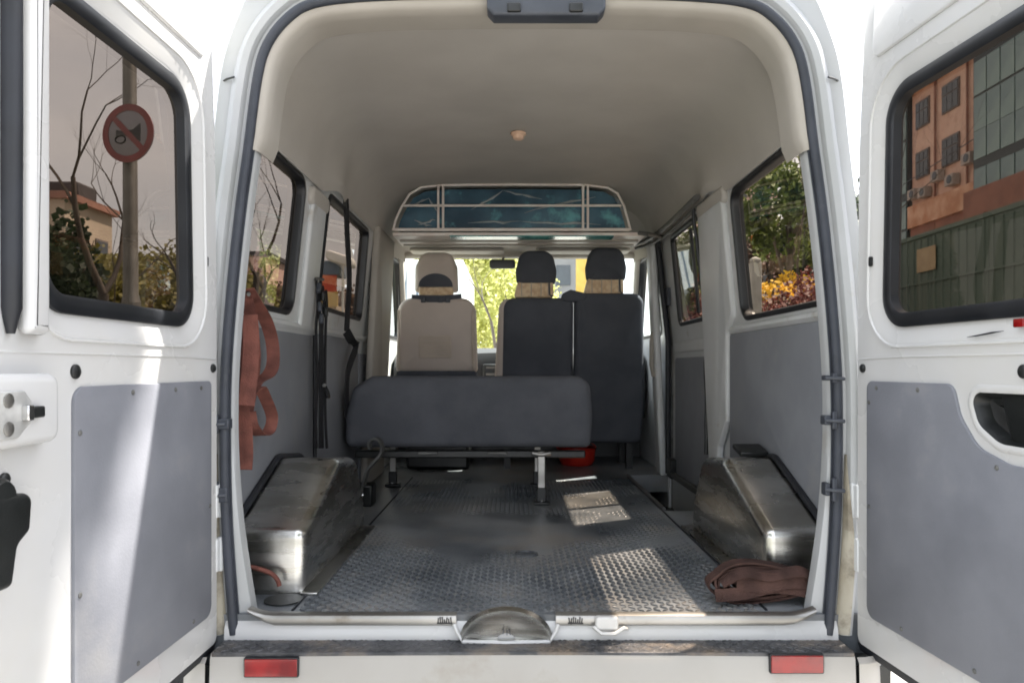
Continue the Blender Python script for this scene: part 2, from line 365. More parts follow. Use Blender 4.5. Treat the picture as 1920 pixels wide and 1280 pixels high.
# --- rear opening contour (half), and outer body contour
OPEN = [(.778, -.05), (.797, .21), (.803, .42), (.801, .63), (.786, .84), (.764, 1.05), (.741, 1.219), (.717, 1.40), (.690, 1.492), (.635, 1.562), (.565, 1.600), (.42, 1.617), (.2, 1.623), (0, 1.624)]
OUT = [(.90, -.06), (.905, .21), (.905, .42), (.90, .63), (.89, .84), (.872, 1.05), (.852, 1.23), (.829, 1.43), (.80, 1.54), (.755, 1.66), (.68, 1.76), (.50, 1.84), (.25, 1.875), (0, 1.88)]
def full(h, n=5):
    c = catmull([Vector((x, z)) for x, z in h], n)
    return [(-p.x, p.y) for p in c] + [(p.x, p.y) for p in c[::-1][1:]]
C_OPEN, C_OUT = full(OPEN), full(OUT)
def offs(path, o):             # open polyline running bottom-left, over the top, to bottom-right; o > 0 outwards
    out = []; n = len(path)
    for i in range(n):
        t = Vector(path[min(i + 1, n - 1)]) - Vector(path[max(i - 1, 0)]); t.normalize()
        nn = Vector((-t.y, t.x)); p = Vector(path[i]) + nn * o; out.append((p.x, p.y))
    return out
def ring_rows(spec, path=C_OPEN, zmin=-9):
    idx = [i for i, p in enumerate(path) if p[1] > zmin]
    rows = []
    for o, y in spec:
        l = offs(path, o); rows.append([(l[i][0], y, l[i][1]) for i in idx])
    return rows
def fillet(z):                 # the jamb widens into the sill corner
    return -.034 * max(0, 1 - (z + .05) / .55) ** 1.6 if z < .5 else 0
rows = []
for o, y in [(-.016, .055), (-.016, .03), (-.014, .02), (-.008, .013), (.012, .012), (.026, .008), (.034, -.004), (.05, -.008), (.064, 0), (.07, .012)]:
    l = offs(C_OPEN, o)
    rows.append([(p[0] - math.copysign(-fillet(p[1]), p[0]) * (1 if o < -.012 else 0), y, p[1]) for p in l])
rows.append([(p[0], .015, p[1]) for p in [((a[0] * .25 + b[0] * .75), (a[1] * .25 + b[1] * .75)) for a, b in zip(offs(C_OPEN, .07), C_OUT)]])
rows.append([(x, .035, z) for x, z in C_OUT]); 
rows.append([(x * 1.012, .11 + .05 * max(0, (z - 1.4) / .5), z * 1.004) for x, z in C_OUT])
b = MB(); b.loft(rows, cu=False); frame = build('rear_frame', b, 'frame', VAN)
# grimy lower pillar strips beside the seal
for s in (-1, 1):
    b = MB(); n = 14
    b.loft([[(s * (x + .020 + (o - .020) * max(0, min(1, (.40 - z) / .25))), y, z) for x, z in [(v.x, v.y) for v in catmull([Vector((.778, -.05)), Vector((.790, .1)), Vector((.798, .22)), Vector((.803, .42))], 5)]] for o, y in [(.020, .004), (.034, -.010), (.052, -.013)]], cu=False)
    build('grimy_strip', b, 'grimy', frame)
# rubber door seal (U-shaped)
b = MB(); b.tube([(p[0], -.004, p[1]) for p in offs(C_OPEN, .0)], .0125, 10)
build('rear_door_seal', b, 'grey_rubber', VAN)
b = MB(); b.tube([(p[0], .008, p[1]) for p in offs(C_OPEN, -.010)], .004, 6); build('seal_lip', b, 'grey_rubber', frame)
# beige header trim inside the seal, ends rounded at the window tops
b = MB(); trows = []
for o, y in [(-.008, .006), (-.012, .000), (-.022, .004), (-.031, .016), (-.034, .05), (-.034, .125)]:
    trows.append([(Vector(p0).lerp(Vector(p1), min(1, .45 + (p0[1] - 1.20) / .10))) for p0, p1 in zip(offs(C_OPEN, -.006), offs(C_OPEN, o)) if p0[1] > 1.205]); trows[-1] = [(q.x, y, q.y) for q in trows[-1]]
b.loft(trows, cu=False)
build('header_trim', b, 'trim', VAN)
# roof joint
for s in (-1, 1):
    b = MB(); b.tube([(s * .775, -.0105, 1.404), (s * .80, .004, 1.404), (s * .826, .030, 1.404), (s * .835, .10, 1.404)], .0028, 6); build('roof_seam', b, 'seal', frame)
# top striker cover
b = MB(); z0 = .648 + (688 - 40) / 715
puff(b, rpoly([(-.115, z0 + .075), (-.115, z0 + .018), (-.098, z0), (.175, z0), (.192, z0 + .018), (.192, z0 + .075)], [0, .012, .008, .008, .012, 0]), lambda u, v, w: (u, w, v), .02, -.035, .008)
tl = build('top_striker_cover', b, 'latch_grey', VAN)
for x in (-.045, .115):
    b = MB(); puff(b, rrect(x - .018, x + .018, z0 + .006, z0 + .03, .005), lambda u, v, w: (u, w, v), -.03, -.042, .004); build('striker_slot', b, 'plastic', tl)

# --- outer skin
LQ = rpoly([(.10, .835), (.80, .835), (.80, 1.345), (.10, 1.345)], [.06, .07, .07, .06])
RQ = rpoly([(.19, .828), (1.0, .828), (.985, 1.345), (.13, 1.345)], [.06, .07, .07, .06])
LM = rpoly([(1.12, .89), (2.02, .89), (1.97, 1.375), (1.12, 1.375)], .05)
RM = rpoly([(1.30, .875), (2.24, .875), (2.22, 1.385), (1.30, 1.385)], .05)
LF = rpoly([(2.55, .84), (3.50, .84), (3.0, 1.36), (2.55, 1.36)], .05)
def skin(side, holes, y0, y1, w, zlo, zhi):
    mb = MB(); f = wall(side)
    sheet(mb, [(y0, BELT), (y1, BELT), (y1, zhi), (y0, zhi)], [inset(h, .012) for h in holes], f, w)
    sheet(mb, [(y0, zlo), (y1, zlo), (y1, BELT), (y0, BELT)], [], f, w); return mb
for side, hs in ((-1, [LQ, LM, LF]), (1, [RQ, RM, LF])):
    build('outer_side', skin(side, hs, .11, 3.62, -WT - .010, -.42, 1.42), 'paint', VAN, smooth=20)
b = MB()
top = [(x, z) for x, z in C_OUT if z > 1.408]
b.loft([[(x * 1.012, .11 + .05 * max(0, (z - 1.4) / .5), z * 1.004) for x, z in top], [(x * 1.04, .6, z * 1.01) for x, z in top], [(x * 1.045, 2.2, z * 1.01) for x, z in top],
        [(x * 1.03, 2.6, 1.30 + (z - 1.30) * .75) for x, z in top], [(x * .99, 3.02, 1.30 + (z - 1.30) * .28) for x, z in top]], cu=False)
build('roof', b, 'roofpaint', VAN)
b = MB(); b.loft([[(-.9, 3.62, .62), (.9, 3.62, .62), (.9, 3.62, -.42), (-.9, 3.62, -.42)], [(-.88, 3.62, .80), (.88, 3.62, .80), (.9, 3.62, -.42), (-.9, 3.62, -.42)]], True)
b = MB(); b.loft([[(-.925, 3.62, -.42), (-.925, 3.62, .80), (.925, 3.62, .80), (.925, 3.62, -.42)], [(-.90, 4.1, -.42), (-.86, 4.1, .62), (.86, 4.1, .62), (.90, 4.1, -.42)], [(-.84, 4.42, -.38), (-.80, 4.36, .40), (.80, 4.36, .40), (.84, 4.42, -.38)]], True, False, True)
build('bonnet', b, 'paint', VAN, bevel=.03, seg=3)
b = MB(); b.box2((-.93, .13, -.30), (.93, 3.6, -.212)); build('chassis', b, 'plastic', VAN)
for s in (-1, 1):
    for y in (.62, 3.72):
        b = MB(); b.lathe((s * .80, y, GZ + .335), [(.02, -.09), (.27, -.10), (.325, -.09), (.335, -.05), (.335, .05), (.325, .09), (.27, .10), (.02, .09)], 32, 'X'); w_ = build('wheel', b, 'tyre', VAN)
        b = MB(); b.lathe((s * .80, y, GZ + .335), [(.02, .03), (.09, .06), (.15, .05), (.20, .09), (.23, .105), (.235, .10), (.235, -.10), (.02, -.10)], 28, 'X'); build('rim', b, 'alu', w_)

# --- inner side walls
L_UP = MB(); sheet(L_UP, [(.08, .66), (3.55, .66), (3.05, 1.42), (.08, 1.42)], [inset(h, .012) for h in (LQ, LM, LF)], lambda u, v, w: (-(WX - TUM * (v - BELT) - w), u, v))
build('inner_wall', L_UP, 'jamb', VAN, smooth=20)
R_UP = MB(); sheet(R_UP, [(.08, .66), (1.43, .66), (1.43, 1.42), (.08, 1.42)], [inset(RQ, .012)], lambda u, v, w: (WX - TUM * (v - BELT) - w, u, v))
build('inner_wall', R_UP, 'jamb', VAN, smooth=20); R_UP = MB()
sheet(R_UP, [(2.47, .66), (3.55, .66), (3.05, 1.42), (2.47, 1.42)], [inset(LF, .012)], lambda u, v, w: (WX - TUM * (v - BELT) - w, u, v))
build('inner_wall', R_UP, 'jamb', VAN, smooth=20)
for s in (-1, 1):          # painted lower wall behind the boards
    b = MB(); b.box2((s * .884, .08, -.2), (s * .90, 1.43 if s > 0 else 3.55, .70))
    build('lower_wall', b, 'jamb', VAN, smooth=0)
    if s > 0: b = MB(); b.box2((.884, 2.47, -.2), (.90, 3.55, .70)); build('lower_wall', b, 'jamb', VAN, smooth=0)
def board(name, pts, rad, side, w0=-.004, w1=.006, m='panel_lifted', parent=VAN):
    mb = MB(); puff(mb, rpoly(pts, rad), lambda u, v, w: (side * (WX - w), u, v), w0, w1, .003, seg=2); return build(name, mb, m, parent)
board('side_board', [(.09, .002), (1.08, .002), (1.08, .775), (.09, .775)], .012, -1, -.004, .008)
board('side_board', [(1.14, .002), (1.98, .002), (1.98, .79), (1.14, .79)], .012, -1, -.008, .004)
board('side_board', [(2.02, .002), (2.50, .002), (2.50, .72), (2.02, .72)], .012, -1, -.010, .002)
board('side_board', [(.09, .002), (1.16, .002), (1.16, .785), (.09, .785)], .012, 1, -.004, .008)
# ledge under the windows
for s, y1 in ((-1, 2.3), (1, 1.40)):
    b = MB(); b.loft([[(s * .874, y, .822), (s * .858, y, .812), (s * .856, y, .800), (s * .868, y, .786)] for y in (.085, .5, 1.0, y1)], cu=False); build('window_ledge', b, 'jamb', VAN)
# left middle pillar with dark joint
b = MB(); b.tube([(-.862, 1.105, .03), (-.862, 1.105, .78)], .009, 8); build('pillar_joint', b, 'seal', VAN)
b = MB(); puff(b, rpoly([(.87, .80), (1.06, .80), (1.06, 1.30), (.87, 1.30)], .02), lambda u, v, w: (-(WX - TUM * (v - BELT) - w), u, v), -.004, .018, .012); build('pillar', b, 'jamb', VAN)
# right pillar behind the sliding door
b = MB(); puff(b, rpoly([(1.17, .42), (1.29, .30), (1.33, .12), (1.43, .12), (1.43, 1.33), (1.05, 1.33), (1.07, .86), (1.17, .80)], [.03, .03, .02, .02, .02, .02, .05, .05]), lambda u, v, w: (WX - TUM * (v - BELT) * (1 if v > BELT else .0) - w, u, v), -.008, .022, .012)
build('pillar', b, 'jamb', VAN)
b = MB(); random.seed(3)
b.tube([(.838 - .107 * max(0, z - .8) + random.uniform(-.004, .004), 1.437, z) for z in [.25 + .07 * k for k in range(17)]], .009, 8); build('sliding_door_seal', b, 'seal', VAN)
# --- sliding door (right)
SD = MB(); fsd = lambda u, v, w: ((WX + .035) - (TUM * (v - BELT) if v > BELT else 0) - w, u, v)
sheet(SD, [(1.22, BELT), (2.45, BELT), (2.45, 1.43), (1.22, 1.43)], [inset(RM, .012)], fsd)
sheet(SD, [(1.22, -.2), (2.45, -.2), (2.45, BELT), (1.22, BELT)], [], fsd)
sd = build('sliding_door', SD, 'jamb', VAN, smooth=15)
b = MB(); puff(b, rrect(1.46, 2.34, .04, .70, .03), fsd, -.002, .012, .004); build('door_board', b, 'panel_lifted', sd)
b = MB(); puff(b, rrect(1.46, 2.36, .73, .79, .02), fsd, -.002, .014, .008); build('door_ledge', b, 'jamb', sd)
b = MB(); b.tube([(fsd(2.44, z, .03)) for z in (.02, .4, .8, 1.1, 1.40)], .017, 8); build('front_seal', b, 'rubber', sd)
b = MB(); b.box(fsd(2.40, 1.06, .012), (.02, .07, .10)); build('door_lock_pad', b, 'latch_grey', sd)
b = MB(); b.box(fsd(2.36, .06, .02), (.05, .11, .11)); build('roller_bracket', b, 'plastic', sd, bevel=.008)
b = MB(); b.box(fsd(2.0, .03, .03), (.03, .62, .03)); build('lower_rail', b, 'rail', sd, bevel=.004)
# upper rail, curved, hanging under the headliner
b = MB()
for (dx, dz, r) in ((0, 0, .014), (.03, -.02, .01)):
    b.tube([(.775 + dx, 1.36, 1.405 + dz), (.775 + dx, 1.8, 1.40 + dz), (.77 + dx, 2.2, 1.398 + dz), (.74 + dx, 2.45, 1.396 + dz), (.68 + dx, 2.6, 1.396 + dz)], r, 8)
build('sliding_door_rail', b, 'rail', VAN)
# B pillars and cab grab handle
for s in (-1, 1):
    b = MB(); puff(b, rpoly([(2.47 if s > 0 else 2.06, .0), (2.60, .0), (2.60, 1.42), (2.47 if s > 0 else 2.10, 1.42)], .01), lambda u, v, w: (s * (WX - TUM * (v - BELT) * (v > BELT) - w), u, v), -.006, .035, .015); build('door_pillar', b, 'jamb' if s > 0 else 'trim', VAN)
b = MB(); b.tube([(.835, 2.52, .86), (.80, 2.51, .85), (.79, 2.51, .80), (.79, 2.51, .66), (.80, 2.51, .60), (.835, 2.52, .585)], .014, 10); build('grab_handle', b, 'trim', VAN)

# --- windows
def window(loop, f, glassm, parent=VAN, flange=.022, thick=WT + .014, local=False, wg=-.026, proud=.008, name='side_window'):
    mb = MB(); L = lambda d, w: [f(u, v, w) for u, v in inset(loop, d)]
    mb.loft([L(0, -.004), L(.001, proud * .6), L(.007, proud), L(.017, proud), L(flange - .002, proud * .5), L(flange, -.004), L(flange + .002, wg + .004), L(flange - .006, wg - .004), L(flange - .006, -thick), L(.006, -thick - .004), L(0, -thick + .004)], True)
    o = build(name, mb, 'seal', parent, local=local)
    p = MB(); p.ngon([f(u, v, wg) for u, v in inset(loop, flange - .003)])
    build('pane', p, glassm, o, local=local, smooth=0); return o
window(LQ, WL, 'glass_dark'); window(LM, WL, 'glass_dark')
window(RQ, WR, 'glass_side')
wm = window(RM, fsd, 'glass_side', thick=.022, wg=-.012, flange=.024)
b = MB(); puff(b, [tuple(p) for p in rpoly([(1.80, .92), (1.835, .92), (1.825, 1.35), (1.79, 1.35)], .004)], fsd, -.014, -.002, .003); build('sliding_bar', b, 'seal', wm)
b = MB(); b.ngon([fsd(u, v, -.008) for u, v in [(1.82, .92), (2.17, .92), (2.15, 1.35), (1.81, 1.35)]]); build('sliding_pane', b, 'glass_light', wm, smooth=0)
window(LF, WL, 'glass_clear'); window(LF, WR, 'glass_clear')

# --- headliner
HL = [(.803, 1.345), (.799, 1.385), (.785, 1.47), (.748, 1.562), (.668, 1.632), (.5, 1.664), (.25, 1.674), (0, 1.677)]
hl = full(HL, 5)
b = MB(); rows = []
for k in range(41):
    y = .10 + (2.62 - .10) * k / 40; row = []
    for x, z in hl:
        side = max(0, 1 - abs(z - 1.40) / .2) if abs(x) > .6 else 0
        bump = (.035 * math.exp(-((y - 1.2) / .13) ** 2) + .02 * math.exp(-((y - 2.28) / .15) ** 2)) * side
        ez = .04 * min(1, max(0, (y - 1.0) / .15)) * max(0, 1 - (z - 1.345) / .10) if abs(x) > .7 else 0; z += max(0, ez)
        q = 0 if abs(x) > .75 else noise.noise((x * 1.7, y * 1.3, 4.1)) * .006
        row.append((x - math.copysign(bump, x) if x else 0, y, z + q - .02 * max(0, (y - 2.2) / .4)))
    rows.append(row)
b.loft(rows, cu=False); build('headliner', b, 'liner', VAN, smooth=60)
b = MB(); b.loft([[(x, 2.62, z - .021) for x, z in hl], [(x * .97, 2.80, min(z, 1.44 + .02 * (1 - abs(x)))) for x, z in hl], [(x * .95, 3.0, min(z, 1.40)) for x, z in hl]], cu=False); build('cab_headliner', b, 'liner', VAN)
# ends of the headliner over the pillars (rounded lower lips)
for s, y0, y1, z in ((-1, .84, 1.09, 1.28), (1, 1.02, 1.44, 1.325)):
    b = MB(); puff(b, rrect(y0, y1, z - .015, z + .055, .03), lambda u, v, w: (s * (WX - TUM * (v - BELT) - w), u, v), -.01, .022, .016); build('pillar_trim', b, 'liner', VAN)
# ceiling lamp
lp = pix_y(972, 237, 1.30); b = MB(); b.lathe((lp.x, 1.30, 1.672), [(.034, 0), (.034, -.008), (.026, -.012), (.024, -.024), (.016, -.03), (.002, -.031)], 18); build('dome_lamp', b, 'lamp', VAN)

# --- floor with raised tread
b = MB(); b.box2((-.885, .0, -.10), (.64, 3.45, 0)); b.box2((.64, .0, -.10), (.885, 1.40, 0)); b.box2((.64, 2.50, -.10), (.885, 3.45, 0))
fl = build('floor', b, 'floor', VAN, smooth=0)
b = MB(); b.box2((.64, 1.40, -.21), (.93, 2.50, -.19)); b.box2((.637, 1.40, -.20), (.642, 2.5, .0)); build('step_well', b, 'plastic', VAN, smooth=0)
b = MB(); b.tube([(.64, 1.42, .003), (.64, 2.48, .003)], .010, 6); build('step_edge', b, 'rail', fl)
# herringbone bars, worn flat where people walk
b = MB(); rnd = random.Random(5); P = .0215
def bar(x, y, ang, h, L=.0135, W=.0048):
    c, s = math.cos(ang), math.sin(ang); q = []
    for (u, v, z) in ((-L, 0, -.001), (0, -W, -.001), (L, 0, -.001), (0, W, -.001), (-L * .6, 0, h), (0, -W * .45, h), (L * .6, 0, h), (0, W * .45, h)):
        q.append((x + u * c - v * s, y + u * s + v * c, z))
    b.add(q, [(4, 5, 6, 7), (0, 1, 5, 4), (1, 2, 6, 5), (2, 3, 7, 6), (3, 0, 4, 7)])
ny, nx = int(2.3 / P), int(1.24 / P)
for j in range(ny):
    y = .03 + j * P
    for i in range(nx):
        x = -.62 + (i + .5) * P
        if x > .615: continue
        wear = noise.noise((x * 2.1, y * 1.6, 1.7)) * .55 + .9 * math.exp(-(((x + .12) / .33) ** 2 + ((y - .75) / .42) ** 2)) + .3 * math.exp(-((y - .06) / .07) ** 2) + .75 * min(1, max(0, (y - .55 + .25 * x) / .5)) + .5 * noise.noise((x * 7, y * 5, 9.3))
        h = .0050 * max(.0, 1 - 1.25 * max(0, wear - .1)) 
        if h < .0006: continue
        bar(x, y, R(38) if (i + j) % 2 else R(-38), h)
tr = build('tread_bars', b, 'tread', fl, smooth=0); tag(tr, kind='stuff')
for x in (-.635, .628):
    b = MB(); b.tube([(x, .03, .001), (x, 2.4, .001)], .004, 6); build('floor_seam', b, 'rubber', fl)
b = MB(); b.lathe((.0, .62, .001), [(.04, -.001), (.04, .004), (.032, .005), (.03, .002), (.002, .002)], 20); build('floor_cap', b, 'tread', fl)

# --- steel wheel-arch covers
def arch(s, xi):
    prof = [(.17, .0), (.175, .178), (.60, .335), (.88, .305), (1.02, .12), (1.05, .0)]
    lp = rpoly(prof, [0, .03, .09, .09, .06, 0], 6)
    mb = MB(); puff(mb, lp, lambda u, v, w: (s * w, u, v), .862, xi, .032, seg=6)
    o = build('wheel_arch_cover', mb, 'steel', VAN, smooth=30)
    mb = MB(); up = [p for p in lp if p[1] > .03]
    mb.tube([(s * .852, u, v + .006) for u, v in up], .011, 8); build('edge_rubber', mb, 'rubber', o)
    mb = MB(); mb.box((s * (xi - .012), .61, .004), (.05, .90, .008)); build('flange', mb, 'steel', o, bevel=.002)
    return o
al = arch(-1, .64); ar = arch(1, .672)
b = MB(); b.box((.80, .70, .352), (.10, .10, .018), Matrix.Rotation(R(12), 3, 'X')); build('rubber_pad', b, 'plastic', ar, bevel=.005)
b = MB(); b.lathe((-.685, .115, .0015), [(.052, 0), (.052, .003), (.001, .0032)], 24); build('drain_plug', b, 'plastic', fl)

# --- sill, latch recess, bumper
b = MB(); prof = [(.012, .004), (-.006, .006), (-.016, .002), (-.020, -.008), (-.018, -.020), (-.008, -.026), (.012, -.026)]
def sill_bar(x0, x1, e0, e1):
    rows = []
    xs = [x0 + (x1 - x0) * k / 24 for k in range(25)]
    for x in xs:
        up = 0; sc_ = 1
        d0, d1 = x - x0, x1 - x
        if e0 and d0 < .07: up = .018 * (1 - d0 / .07) ** 2; sc_ = .35 + .65 * (d0 / .07)
        if e1 and d1 < .07: up = .018 * (1 - d1 / .07) ** 2; sc_ = .35 + .65 * (d1 / .07)
        rows.append([(x, y, -.0 + up + z * sc_) for y, z in prof])
    mb = MB(); mb.loft(rows, True, False, True); return mb
build('sill_strip', sill_bar(-.738, -.195, True, False), 'alu', VAN); build('sill_strip', sill_bar(.064, .742, False, True), 'alu', VAN)
b = MB(); b.loft([[(x, .012, .0), (x, -.004, -.022), (x, -.012, -.034), (x, -.014, -.062), (x, .02, -.07)] for x in [-.80 + 1.6 * k / 20 for k in range(21)]], cu=False); sill = build('sill_panel', b, 'paint', VAN)
# half-round pressed recess
cx_ = -.065; rows = []
for t, y, sc_ in [(0, -.022, 1.06), (.05, -.040, 1.0), (.3, -.034, .95), (.6, -.026, .80), (.85, -.021, .55), (1, -.019, .2)]:
    rows.append([(cx_ + .114 * sc_ * math.cos(a), y, -.056 + .080 * sc_ * math.sin(a) * (1 - .15 * t)) for a in [math.pi * k / 24 for k in range(25)]])
b = MB(); b.loft(rows, cu=False)
b.loft([[(cx_ - .117, -.029, -.057), (cx_ - .117, .0, -.057)], [(cx_ + .117, -.029, -.057), (cx_ + .117, .0, -.057)]], cu=False)
rc = build('latch_recess', b, 'steel', VAN)
b = MB(); b.tube([(cx_ - .135, -.018, -.02), (cx_ - .128, -.028, -.035), (cx_ - .112, -.034, -.058), (cx_, -.036, -.061), (cx_ + .112, -.034, -.058), (cx_ + .128, -.028, -.035), (cx_ + .135, -.018, -.02)], .0055, 8); build('recess_rim', b, 'paint', rc)
b = MB(); b.box((cx_ + .002, -.030, -.036), (.002, .004, .014)); b.box((cx_ - .007, -.030, -.034), (.002, .004, .012), Matrix.Rotation(R(14), 3, 'Y')); b.box((cx_ + .009, -.030, -.036), (.002, .004, .013), Matrix.Rotation(R(-18), 3, 'Y')); build('stamped_mark', b, 'latch_grey', rc)
for x0 in (-.225, .115):
    b = MB(); rnd = random.Random(int(x0 * 1000))
    for k in range(7): b.box((x0 + .0055 * (k - 3), -.0205, -.009 + rnd.uniform(-.002, .002)), (.0032, .002, rnd.uniform(.010, .018)), Matrix.Rotation(R(rnd.uniform(-9, 9)), 3, 'Y'))
    b.box((x0, -.0202, -.016), (.04, .002, .003)); build('worn_label', b, 'label', sill)
b = MB(); puff(b, rrect(.165, .225, -.030, .004, .008), lambda u, v, w: (u, w, v), -.012, -.034, .006); clip = build('sill_clip', b, 'paint', VAN)
b = MB(); b.tube([(.16, -.034, -.02), (.18, -.04, -.036), (.215, -.04, -.036), (.24, -.03, -.024), (.25, -.02, -.03)], .005, 6); build('clip_wire', b, 'paint', clip)
# bumper
b = MB(); b.box2((-.80, -.096, -.075), (.805, .03, -.062)); bst = build('bumper_step', b, 'step', VAN, bevel=.003)
rnd = random.Random(9); b = MB()
for j in range(4):
    for i in range(74):
        x = -.79 + i * .0215; y = -.085 + j * .0215
        a = R(38) if (i + j) % 2 else R(-38); h = .0028 * max(0, .75 + noise.noise((x * 4, y * 9, 3))); c, s_ = math.cos(a), math.sin(a)
        if h < .0008: continue
        L, W = .012, .0042; q = []
        for (u, v, z) in ((-L, 0, 0), (0, -W, 0), (L, 0, 0), (0, W, 0), (-L * .6, 0, h), (0, -W * .45, h), (L * .6, 0, h), (0, W * .45, h)):
            q.append((x + u * c - v * s_, y + u * s_ + v * c, -.0622 + z))
        b.add(q, [(4, 5, 6, 7), (0, 1, 5, 4), (1, 2, 6, 5), (2, 3, 7, 6), (3, 0, 4, 7)])
tag(build('step_tread', b, 'step', bst, smooth=0), kind='stuff')
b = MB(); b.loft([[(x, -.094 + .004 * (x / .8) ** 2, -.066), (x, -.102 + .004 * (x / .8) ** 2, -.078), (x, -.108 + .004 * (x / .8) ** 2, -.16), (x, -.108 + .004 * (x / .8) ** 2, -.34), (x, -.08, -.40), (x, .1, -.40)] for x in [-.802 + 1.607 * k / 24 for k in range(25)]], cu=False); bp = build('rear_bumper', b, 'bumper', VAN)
for s in (-1, 1):
    b = MB(); rows = []
    for t in range(9):
        a = R(90) * t / 8; x = .812 + .11 * math.sin(a); y = .02 - .125 * math.cos(a) if t else -.104
        rows.append([(s * x, y + .012, -.076), (s * x, y, -.088), (s * x, y - .004, -.2), (s * x, y, -.34), (s * (x - .03), y + .05, -.40)])
    rows.append([(s * .925, .14, z) for z in (-.076, -.088, -.2, -.34, -.40)])
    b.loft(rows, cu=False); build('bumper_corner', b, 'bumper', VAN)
    b = MB(); b.box2((s * .79, -.085, -.39), (s * .90, .1, -.10)); build('bumper_backing', b, 'plastic', VAN, smooth=0)
for x0, x1, y0, y1 in ((457, 560, 1232, 1269), (1443, 1545, 1225, 1262)):
    a = pix_y(x0, y0, -.108); c = pix_y(x1, y1, -.108)
    b = MB(); puff(b, rrect(a.x, c.x, c.z, a.z, .004), lambda u, v, w: (u, w, v), -.098, -.1105, .002); rf = build('reflector', b, 'seal', bp)
    b = MB(); puff(b, rrect(a.x + .003, c.x - .003, c.z + .003, a.z - .003, .003), lambda u, v, w: (u, w, v), -.108, -.1135, .002); build('red_lens', b, 'redlens', rf)

